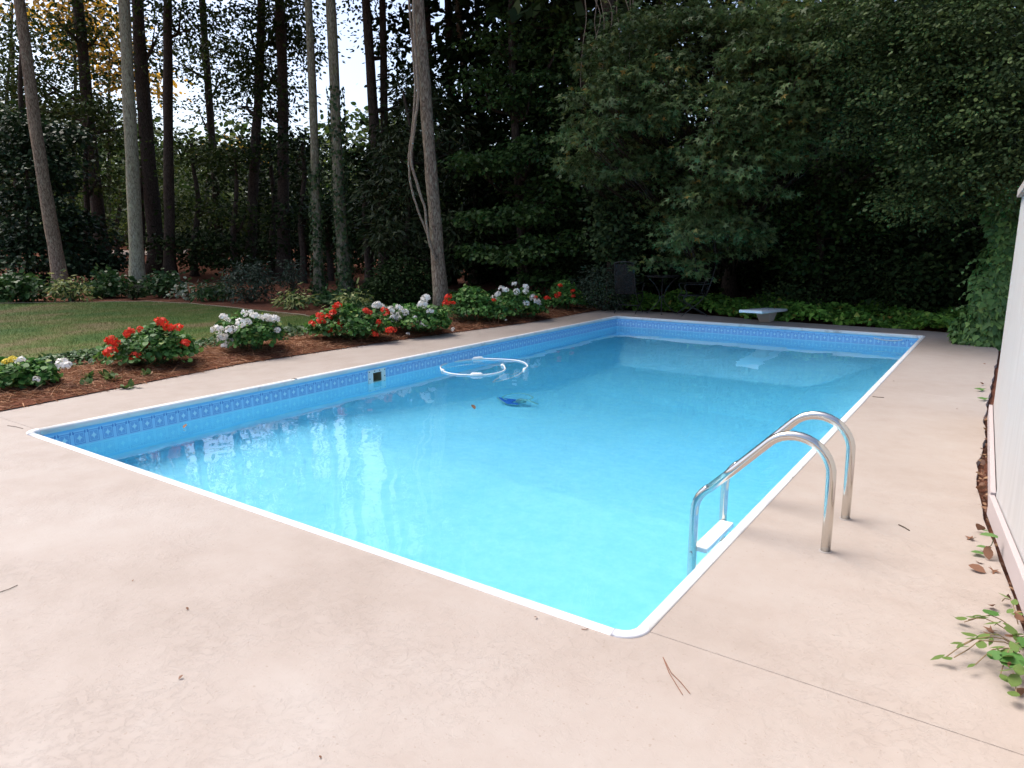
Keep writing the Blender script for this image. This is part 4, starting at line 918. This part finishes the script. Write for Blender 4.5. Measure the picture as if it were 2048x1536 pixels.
def sprigs(blobs, seed, per=2, rad=.2, k=3):
    r = np.random.default_rng(seed); out = list(blobs)
    for c, rd, _ in blobs:
        for _i in range(per):
            a = r.random()*6.28; o = np.array([math.cos(a)*rd[0], math.sin(a)*rd[1], -rd[2]*(.4+.9*r.random())])*(1.0+.25*r.random())
            out.append((np.array(c)+o, (rad, rad, rad*.6), k))
    return out
# --- pines and hardwood trunks behind the lawn
tree('pine_tree', 122, 35, 26, .39, 'bark_pine', 'slender leaning pine with reddish brown bark behind the variegated shrub', seed=201, top=True)
tree('pine_tree', 212, 150, 36, .55, 'bark_dark', 'dark pine trunk between leaning pine and pale lichen trunk', seed=202, crowns=[B(95, 20, 36, 1.8, 1.4, 2, 40), B(110, 180, 37, 2.2, 1.2, 2, 40), B(50, 130, 37, 2.5, 2.0, 2, 44), B(215, 230, 37, 2.0, 1.0, 2, 24), B(200, 60, 36, 1.3, .7, 1.5, 8)])
tree('pine_tree', 273, 248, 24.6, .42, 'bark_grey', 'straight pale trunk blotched with grey-green lichen', seed=203, wob=.06)
tree('pine_tree', 318, 277, 34, .64, 'bark_dark', 'thick dark trunk just behind the pale lichen trunk', seed=204, crowns=[B(320, 60, 34, 2.2, 1.2, 2, 20), B(250, 130, 35, 1.8, 1.0, 2, 18)])
tree('pine_tree', 340, 330, 31, .42, 'bark_dark', 'dark trunk with lichen at its foot, paired with a thicker one', seed=205, crowns=[B(360, 20, 31, 1.6, .8, 1.5, 12)])
tree('hardwood_tree', 446, 400, 38, .40, 'bark_dark', 'slim forked dark tree with wide branches against the white sky', seed=206, crowns=[B(400, 70, 38, 2.6, 1.1, 2, 26), B(450, 150, 38, 2.2, 1.2, 2, 24), B(395, 215, 39, 1.8, .5, 2, 10), B(350, 120, 38, 1.2, .7, 2, 8)], kind='oval', size=.14)
tree('hardwood_tree', 500, 520, 32, .45, 'bark_dark', 'dark ivy-skirted tree with leaning limbs behind the feathery shrub', seed=207, crowns=[B(500, 60, 32, 2.3, 1.3, 2, 38), B(560, 120, 32, 2.0, 1.2, 2, 34), B(500, 190, 33, 1.7, .9, 2, 24), B(590, 60, 33, 1.4, 1.0, 2, 20)], kind='oval', size=.14)
tree('pine_tree', 568, 559, 31, .52, 'bark_dark', 'dark straight trunk left of the ivy-clad pair', seed=208, crowns=[B(575, 30, 31, 1.7, .9, 2, 22), B(540, 200, 31, 1.3, .8, 1.5, 16)])
t10 = tree('pine_tree', 637, 618, 20.4, .27, 'bark_ivy', 'thin mossy trunk with ivy on its lower half, left of the pair', seed=209, top=True, topk=50, toprad=2.4)
t11 = tree('pine_tree', 692, 660, 20.0, .35, 'bark_ivy', 'stout mossy ivy-wrapped trunk, right of the pair', seed=210, topk=50, toprad=2.4)
tree('pine_tree', 772, 735, 25, .42, 'bark_dark', 'double dark trunk beside the open patch of sky', seed=211, crowns=[B(775, 110, 26, .6, .7, 1, 8), B(800, 200, 26, .9, 1.2, 1, 22), B(740, 20, 26, .8, .4, 1, 6)], size=.11)
tree('pine_tree', 786, 762, 25.4, .34, 'bark_dark', 'dark slimmer companion of the double trunk, hidden low by leaves', seed=212, top=False)
tree('pine_tree', 884, 838, 15.9, .30, 'bark_pine', 'pine trunk at the bed hung with two bare twisting vines', seed=213, wob=.05, topk=50, toprad=2.6, sides=16)
tree('pine_tree', 950, 915, 27, .34, 'bark_pine', 'brown trunk showing only its top above the layered broadleaf tree', seed=214, top=True)
tree('pine_tree', 975, 952, 29, .22, 'bark_pine', 'thin brown stem showing above the layered broadleaf tree', seed=215, top=True, topk=40)
# ivy on the two trunks
for t, d, xb, xt, dia, z1, nn, sd, lab in ((t10, 20.4, 637, 618, .27, 3.6, 900, 1, 'ivy wrapping the thin mossy trunk'), (t11, 20.0, 692, 660, .35, 5.5, 1300, 2, 'ivy wrapping the stout mossy trunk')):
    r = np.random.default_rng(400+sd); b = np.array(t.location); e = at(xt, 0, d); v = (e-b)/(e[2]-b[2])
    z = z1*r.random(nn)**1.25; a = r.random(nn)*6.28; rad = dia*.55+.02+.10*r.random(nn)*np.exp(-z*.3)
    P = v[None, :]*z[:, None]+np.column_stack([np.cos(a)*rad, np.sin(a)*rad, np.zeros(nn)])
    out = np.column_stack([np.cos(a), np.sin(a), np.full(nn, .5)]); T = norm(np.column_stack([r.normal(size=(nn, 2))*.4, -np.ones(nn)]))
    obj('climbing_ivy', leaf_mesh('climbing_ivy', 'ivy', P, T, norm(out+r.normal(size=(nn, 3))*.3), .06+.05*r.random(nn), MAT['ivyold']), t)
# vines on the near pine
for k, (pl, rad, lab) in enumerate((([(872, 520), (862, 490), (848, 450), (835, 420), (820, 360), (818, 310), (823, 270), (828, 225), (830, 160), (824, 80), (818, 0), (815, -80)], .023, 'pale twisting bare vine swinging widest from the pine trunk'),
                                    ([(873, 525), (858, 480), (850, 420), (835, 370), (822, 320), (828, 260), (836, 190), (832, 120), (828, 60), (828, -20), (832, -90)], .030, 'thicker brown bare vine running close beside the pine trunk'))):
    P = catmull([at(a, b2, 15.75-.05*k) for a, b2 in pl], 5); c = P[0]; r = np.random.default_rng(k)
    tag(bark_tube([tuple(p-c+r.normal(size=3)*.004) for p in P], rad, 7, r, .1).build('climbing_vine', MAT['vine'], None, smooth=True, loc=tuple(c)), lab, 'vine')
# --- evergreen mass at the left
tree('magnolia', 60, 40, 31, .30, 'bark_dark', 'dense glossy evergreen tree with low branches at the lawn corner', H=8, crowns=[B(60, 525, 30, 2.1, .9, 1.2, 80), B(60, 440, 30.5, 2.2, 1.1, 1.2, 80), B(40, 355, 31, 2.1, 1.1, 1.2, 74), B(150, 480, 30.5, 1.1, 1.0, 1.0, 40), B(20, 270, 31.5, 1.8, 1.2, 1.2, 60), B(90, 290, 31.5, 1.6, 1.0, 1.2, 46), B(195, 525, 30, .9, .5, .8, 24)], kind='oval', mat='mag', size=.14, seed=221, per=52, spread=.28, top=False)
# --- shaded woodland behind, lower storey
for i, (px, py, d, rx, rz, k, mt, lab) in enumerate((
    (30, 160, 40, 4.0, 3.4, 95, 'canopy', 'tall dark woodland tree behind the glossy evergreen'),
    (150, 330, 42, 3.4, 2.6, 70, 'canopy', 'shaded woodland tree between the two leftmost pine trunks'),
    (240, 400, 46, 3.2, 2.2, 60, 'far', 'lighter green understorey tree seen past the pale lichen trunk'),
    (420, 380, 40, 3.0, 1.7, 74, 'canopy', 'round shaded tree behind the slim forked trunk'),
    (330, 350, 52, 3.0, 2.2, 50, 'far', 'light green far tree between the paired dark trunks'),
    (520, 380, 37, 2.6, 2.0, 72, 'dark', 'dark understorey tree behind the leaning-limbed tree'),
    (600, 380, 36, 2.2, 1.9, 62, 'dark', 'dark understorey tree left of the thin ivy trunk'),
    (660, 430, 30, 1.8, 1.3, 50, 'dark', 'dark bushy tree between the ivy-clad trunks'),
    (740, 430, 29, 1.7, 1.5, 56, 'dark', 'dark bushy tree behind the double trunk'),
    (390, 300, 33, 1.2, .7, 20, 'canopy', 'leafy sapling right of the paired dark trunks'),
    (470, 320, 31, 1.2, .8, 22, 'canopy', 'leafy sapling behind the feathery shrub'),
    (545, 290, 33, 1.2, .9, 24, 'dark', 'leafy sapling left of the dark straight trunk'),
    (605, 310, 29, .9, .9, 20, 'dark', 'leafy sapling beside the thin ivy-clad trunk'),
    (285, 310, 36, 1.2, .9, 16, 'canopy', 'leafy sapling behind the pale lichen trunk'),
    (175, 250, 34, 1.4, 1.0, 24, 'canopy', 'leafy sapling right of the leaning pine'),
    (735, 330, 24, .7, .8, 30, 'dark', 'thin sapling in the open patch of sky'))):
    tree('woodland_tree', px, px, d, .3, 'bark_dark', lab, H=at(px, py, d)[2]+rz*.5, crowns=[(at(px, py, d), (rx, rx, rz), int(k*.62)), (at(px+20, min(py+110, 450), d), (rx*.9, rx*.9, rz*.6), int(k*.3))], kind='oval', mat=mt, size=.16, seed=230+i, per=56, spread=.5, top=False)
# yellow autumn trees far off
for i, (px, py, d, rx, rz, k, lab) in enumerate(((150, 35, 48, 1.9, 2.4, 60, 'glowing yellow autumn tree between the two leftmost trunks'), (222, 100, 50, 1.7, 2.8, 60, 'orange-yellow autumn tree just left of the pale lichen trunk'), (300, 160, 52, 1.5, 1.0, 14, 'yellow autumn treetop against sky behind the thick dark trunk'), (480, 300, 60, 3.0, 1.2, 16, 'yellowish far tree low behind the forked tree'), (20, 5, 55, 1.5, 1.5, 8, 'orange autumn crown at the leaning pine'))):
    tree('autumn_tree', px, px, d, .3, 'bark_dark', lab, H=at(px, py, d)[2], crowns=[(at(px, py, d), (rx, rx, rz), k)], kind='oval', mat='yellow', size=.30, seed=260+i, per=16, spread=.6, top=False)
# --- far wood as one mass
r = np.random.default_rng(77); bl = []
for px in range(-150, 2300, 42):
    d = r.uniform(56, 72); hy = 262+r.normal()*30+22*math.sin(px*.021)-(22 if px < 150 else 0)
    bl.append((at(px, hy+70, d), (3.6, 3.6, 2.6), 22)); bl.append((at(px+20, hy+160, d-3), (3.6, 3.6, 2.4), 20)); bl.append((at(px, 440, d-6), (3.6, 3.6, 2.0), 16))
o = crown('distant_wood', None, 'oval', bl, MAT['far'], .42, 78, per=34, spread=.9); tag(o, 'far sunlit wood seen between the trunks', 'wood', kind='stuff')
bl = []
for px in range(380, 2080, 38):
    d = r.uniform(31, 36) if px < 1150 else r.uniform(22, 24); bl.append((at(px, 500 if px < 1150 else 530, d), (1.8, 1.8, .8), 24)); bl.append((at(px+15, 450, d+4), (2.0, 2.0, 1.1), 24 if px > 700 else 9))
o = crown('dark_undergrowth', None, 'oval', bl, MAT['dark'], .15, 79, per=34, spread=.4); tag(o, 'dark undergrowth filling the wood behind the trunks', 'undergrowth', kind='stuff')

# --- rhododendron beside the near pine
tree('rhododendron', 815, 812, 19.0, .16, 'bark_dark', 'tall long-leaved evergreen behind the vine-hung pine trunk', H=5.2, crowns=[B(800, 290, 19.2, .8, .7, .8, 46), B(790, 380, 19, .9, .6, .8, 50), B(800, 470, 18.6, .9, .5, .8, 46), B(905, 300, 19.4, .6, .9, .8, 34), B(910, 480, 18.6, .7, .8, .8, 40), B(840, 200, 19.8, .7, .7, .8, 28)], kind='lance', mat='rhodo', size=.20, seed=271, per=22, spread=.2, top=False, flat=.7)
# --- layered broadleaf tree
tree('broadleaf_tree', 1045, 1030, 19.5, .26, 'bark_dark', 'layered bright broadleaf tree right of the vine-hung pine', H=12, crowns=[
    B(960, 330, 18.2, .75, .28, .8, 34), B(1060, 300, 18.4, .85, .4, .8, 44), B(960, 440, 17.8, .8, .22, .8, 32), B(1050, 430, 17.8, .8, .3, .8, 34), B(1020, 510, 17.2, .95, .22, .8, 40), B(1105, 480, 17.4, .7, .3, .7, 30), B(960, 500, 17.8, .5, .2, .6, 16), B(1080, 560, 17.6, .6, .2, .7, 18),
    B(970, 180, 19, .8, .6, .8, 30), B(1060, 190, 19, .9, .7, .8, 42), B(1110, 110, 19.2, .9, .8, .8, 40), B(1000, 80, 19.5, .9, .6, .8, 26), B(1080, 20, 19.5, .9, .5, .8, 26), B(1130, 380, 18.6, .6, .7, .7, 32), B(1060, 370, 19.4, .9, .6, .7, 34)],
    kind='oval', mat='beech', size=.115, seed=281, per=26, spread=.17, flat=.35, topk=60, toprad=3.0)
# --- ivy tower on a dead trunk with hanging vines
it = tree('ivy_clad_tree', 1236, 1222, 17.2, .45, 'bark_dark', 'tree trunk swallowed by ivy with bare vines dangling down', H=10, crowns=[B(1225, 90, 17, .55, .7, .5, 36), B(1230, 210, 16.9, .5, .6, .5, 36), B(1235, 330, 16.8, .5, .6, .5, 40), B(1232, 420, 16.6, .55, .5, .5, 42), B(1225, 490, 16.5, .5, .35, .5, 32)], kind='ivy', mat='ivyold', size=.10, seed=291, per=26, spread=.16, limbs=False, flat=1.0, shell=.8, topk=50)
r = np.random.default_rng(5)
for k in range(9):
    px = 1170+k*13+r.normal()*5; m = catmull([at(px+r.normal()*6, py, 16.35) for py in np.linspace(-60, 150+r.random()*90, 7)], 4); m_ = MB().tube([tuple(p) for p in m], np.linspace(.013, .005, len(m)), 5)
    rel(m_, it).build('dangling_vine', MAT['vine'], it, smooth=True)
# --- sweetgum reaching over the far end of the pool
gum_blobs = [B(1300, 60, 15, .9, .5, .9, 36), B(1240, 180, 14.6, .8, .32, .8, 30), B(1330, 140, 14.6, .7, .35, .8, 26), B(1180, 250, 14.4, .5, .25, .6, 18), B(1300, 230, 14.4, .8, .3, .8, 32),
    B(1420, 30, 15, .7, .5, .8, 20), B(1500, 60, 14.2, .75, .5, .8, 30), B(1600, 30, 13.8, .8, .4, .8, 30), B(1680, 60, 13.8, .6, .4, .7, 20), B(1520, 130, 14, .7, .3, .8, 28), B(1600, 130, 13.8, .6, .3, .7, 22),
    B(1450, 190, 14, .7, .28, .7, 28), B(1550, 215, 13.8, .65, .25, .7, 24), B(1490, 260, 13.8, .6, .22, .7, 24), B(1580, 265, 13.8, .45, .2, .6, 16), B(1430, 300, 14, .5, .25, .6, 18), B(1520, 310, 14, .6, .2, .6, 18),
    B(1420, 380, 14.2, .5, .25, .6, 18), B(1490, 360, 14.2, .45, .2, .6, 14), B(1390, 450, 14.2, .5, .22, .6, 20), B(1450, 430, 14.4, .35, .25, .5, 12), B(1260, 300, 15, .6, .4, .7, 22), B(1330, 330, 15.2, .5, .4, .7, 18), B(1370, 30, 15.4, .6, .4, .7, 10), B(1210, 110, 15.2, .7, .4, .7, 22), B(1640, 190, 14.4, .5, .3, .6, 16), B(1180, 330, 15.4, .5, .3, .6, 14), B(1340, 420, 15.6, .5, .3, .6, 12), B(1560, 60, 15, .8, .6, .8, 24), B(1360, 500, 15.2, .5, .25, .6, 14), B(1480, 470, 15, .5, .25, .6, 14)]
gum_blobs = sprigs(gum_blobs, 11, 3, .16, 2)
gum = tree('sweetgum_tree', 1462, 1440, 20.5, .36, 'bark_dark', 'sweetgum with star-shaped leaves drooping over the far pool end', H=14, crowns=gum_blobs, kind='star', mat='gum', size=.15, seed=301, per=30, spread=.18, flat=.32, topk=60, toprad=3.2, maxlimb=.035)
for ch_ in gum.children:
    if ch_.name.startswith('crown'): ch_['kind'] = 'stuff'
r = np.random.default_rng(302); gb = np.array(gum.location)
for i in range(280):
    c, rad_, k = gum_blobs[int(r.integers(len(gum_blobs)))]
    dv = norm((CAM-np.array(c))[None, :])[0]; u = rnd_unit(r, 1)[0]; u = u if u@dv > 0 else -u
    p = np.array(c)+u*np.array(rad_)*.95
    place_leaf('star', 'gum', gum, p-gb, (r.normal()*.5+dv[0]*.5, r.normal()*.5+dv[1]*.5, -.7), (dv[0]*.5+r.normal()*.3, dv[1]*.5+r.normal()*.3, .8), .14+.07*r.random(), i)
# --- small-leaved tree at the right
elm_blobs = [B(1760, 60, 13, .8, .5, .8, 60), B(1860, 40, 12.6, .9, .5, .8, 70), B(1960, 60, 12.2, .8, .5, .8, 60), B(1800, 160, 12.8, .7, .3, .8, 46), B(1900, 130, 12.4, .8, .4, .8, 56), B(2000, 170, 12, .7, .5, .8, 56), B(1850, 210, 12.6, .6, .25, .7, 34), B(1740, 230, 13.2, .4, .3, .6, 16),
    B(1960, 260, 12.2, .6, .35, .7, 44), B(1880, 310, 12.6, .45, .35, .6, 28), B(1830, 390, 12.8, .35, .25, .5, 16), B(1990, 330, 12, .6, .3, .6, 44), B(1900, 370, 12.8, .4, .25, .5, 18), B(2060, 260, 11.8, .6, .8, .7, 50), B(1720, 130, 13.4, .5, .4, .7, 22), B(1690, 200, 13.8, .3, .3, .5, 8)]
tree('small_leaved_tree', 2120, 2080, 14.0, .34, 'bark_dark', 'small-leaved dark tree arching over the fence end', H=11, limbs=False, crowns=sprigs(elm_blobs, 12, 3, .2, 3), kind='oval', mat='elm', size=.058, seed=311, per=56, spread=.19, flat=.4, topk=80, toprad=2.6, maxlimb=.016)
# --- dark trees that close the view on the right
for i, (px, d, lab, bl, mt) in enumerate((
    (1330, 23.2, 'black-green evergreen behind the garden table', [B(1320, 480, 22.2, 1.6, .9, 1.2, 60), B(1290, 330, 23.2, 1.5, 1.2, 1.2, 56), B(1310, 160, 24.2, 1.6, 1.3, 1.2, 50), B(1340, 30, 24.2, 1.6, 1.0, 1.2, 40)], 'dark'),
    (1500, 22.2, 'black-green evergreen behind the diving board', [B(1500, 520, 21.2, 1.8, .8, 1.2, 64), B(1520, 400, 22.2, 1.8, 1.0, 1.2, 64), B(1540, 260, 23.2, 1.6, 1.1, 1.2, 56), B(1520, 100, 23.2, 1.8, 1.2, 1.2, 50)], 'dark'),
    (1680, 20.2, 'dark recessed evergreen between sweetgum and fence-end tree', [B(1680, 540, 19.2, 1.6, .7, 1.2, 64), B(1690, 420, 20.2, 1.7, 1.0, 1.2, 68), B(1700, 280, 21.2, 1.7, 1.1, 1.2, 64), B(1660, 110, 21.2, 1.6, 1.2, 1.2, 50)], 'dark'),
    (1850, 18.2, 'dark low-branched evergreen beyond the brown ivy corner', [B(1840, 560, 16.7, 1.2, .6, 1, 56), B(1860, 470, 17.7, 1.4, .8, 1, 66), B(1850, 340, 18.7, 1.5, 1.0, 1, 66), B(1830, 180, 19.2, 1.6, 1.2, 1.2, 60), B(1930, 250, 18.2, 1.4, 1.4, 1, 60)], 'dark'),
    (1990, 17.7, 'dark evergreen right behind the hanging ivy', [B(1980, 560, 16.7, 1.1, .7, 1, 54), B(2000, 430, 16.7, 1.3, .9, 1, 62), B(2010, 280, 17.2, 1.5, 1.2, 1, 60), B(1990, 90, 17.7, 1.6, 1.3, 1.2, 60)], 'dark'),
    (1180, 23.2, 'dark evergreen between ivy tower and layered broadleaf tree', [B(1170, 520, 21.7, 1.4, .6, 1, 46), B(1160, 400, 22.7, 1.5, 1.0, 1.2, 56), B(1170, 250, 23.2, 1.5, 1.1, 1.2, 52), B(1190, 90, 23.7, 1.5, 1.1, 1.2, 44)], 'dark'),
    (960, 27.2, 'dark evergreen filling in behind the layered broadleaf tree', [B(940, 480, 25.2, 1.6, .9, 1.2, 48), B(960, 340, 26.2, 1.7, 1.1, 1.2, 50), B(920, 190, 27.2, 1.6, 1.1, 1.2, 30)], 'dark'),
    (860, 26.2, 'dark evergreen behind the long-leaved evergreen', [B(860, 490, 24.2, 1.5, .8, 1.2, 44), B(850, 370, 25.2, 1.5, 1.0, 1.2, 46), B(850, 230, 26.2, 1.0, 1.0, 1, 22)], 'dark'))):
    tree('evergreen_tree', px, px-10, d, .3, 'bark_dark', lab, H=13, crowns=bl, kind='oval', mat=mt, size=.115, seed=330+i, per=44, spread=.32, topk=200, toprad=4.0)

# second, deeper row
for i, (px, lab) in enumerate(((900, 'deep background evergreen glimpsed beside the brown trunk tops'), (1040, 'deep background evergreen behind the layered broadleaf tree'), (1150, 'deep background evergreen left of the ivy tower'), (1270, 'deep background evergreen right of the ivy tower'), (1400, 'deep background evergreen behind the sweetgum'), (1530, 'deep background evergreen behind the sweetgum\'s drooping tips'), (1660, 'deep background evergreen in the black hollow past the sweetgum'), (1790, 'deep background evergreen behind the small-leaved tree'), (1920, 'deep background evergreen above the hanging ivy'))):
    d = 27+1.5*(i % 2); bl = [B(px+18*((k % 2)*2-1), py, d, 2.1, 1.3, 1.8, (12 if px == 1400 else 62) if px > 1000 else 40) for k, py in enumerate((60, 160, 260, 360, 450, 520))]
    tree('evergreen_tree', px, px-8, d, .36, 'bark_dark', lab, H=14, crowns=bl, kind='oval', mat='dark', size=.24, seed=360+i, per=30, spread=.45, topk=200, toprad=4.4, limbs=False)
for i, (px, py, d, rx, rz, k, lab) in enumerate(((1660, 560, 17.6, .8, .6, 60, 'dim shrub in the hollow behind the diving board'), (1760, 500, 17.2, .9, .9, 80, 'dim taller shrub in the hollow past the diving board'), (1850, 570, 16.4, .8, .6, 60, 'dim shrub behind the browned corner of ground ivy'), (1590, 600, 16.6, .6, .35, 40, 'dim low shrub just behind the diving board'))):
    shrub('shade_shrub', px, py, d, rx, rz, 'oval', 'elm', .07, k, 150+i, lab, per=34, spread=.16)
tree('woodland_tree', 1640, 1635, 17.5, .2, 'bark_dark', 'dim leafy tree in the hollow between sweetgum and small-leaved tree', H=6, crowns=[B(1620, 420, 17, .8, .6, .7, 44), B(1690, 340, 17.2, .8, .6, .7, 40), B(1740, 430, 17, .7, .6, .7, 36), B(1600, 510, 16.8, .6, .4, .6, 26), B(1800, 300, 16.5, .7, .5, .6, 30)], kind='oval', mat='beech', size=.10, seed=391, per=26, spread=.2, top=False, maxlimb=.03)
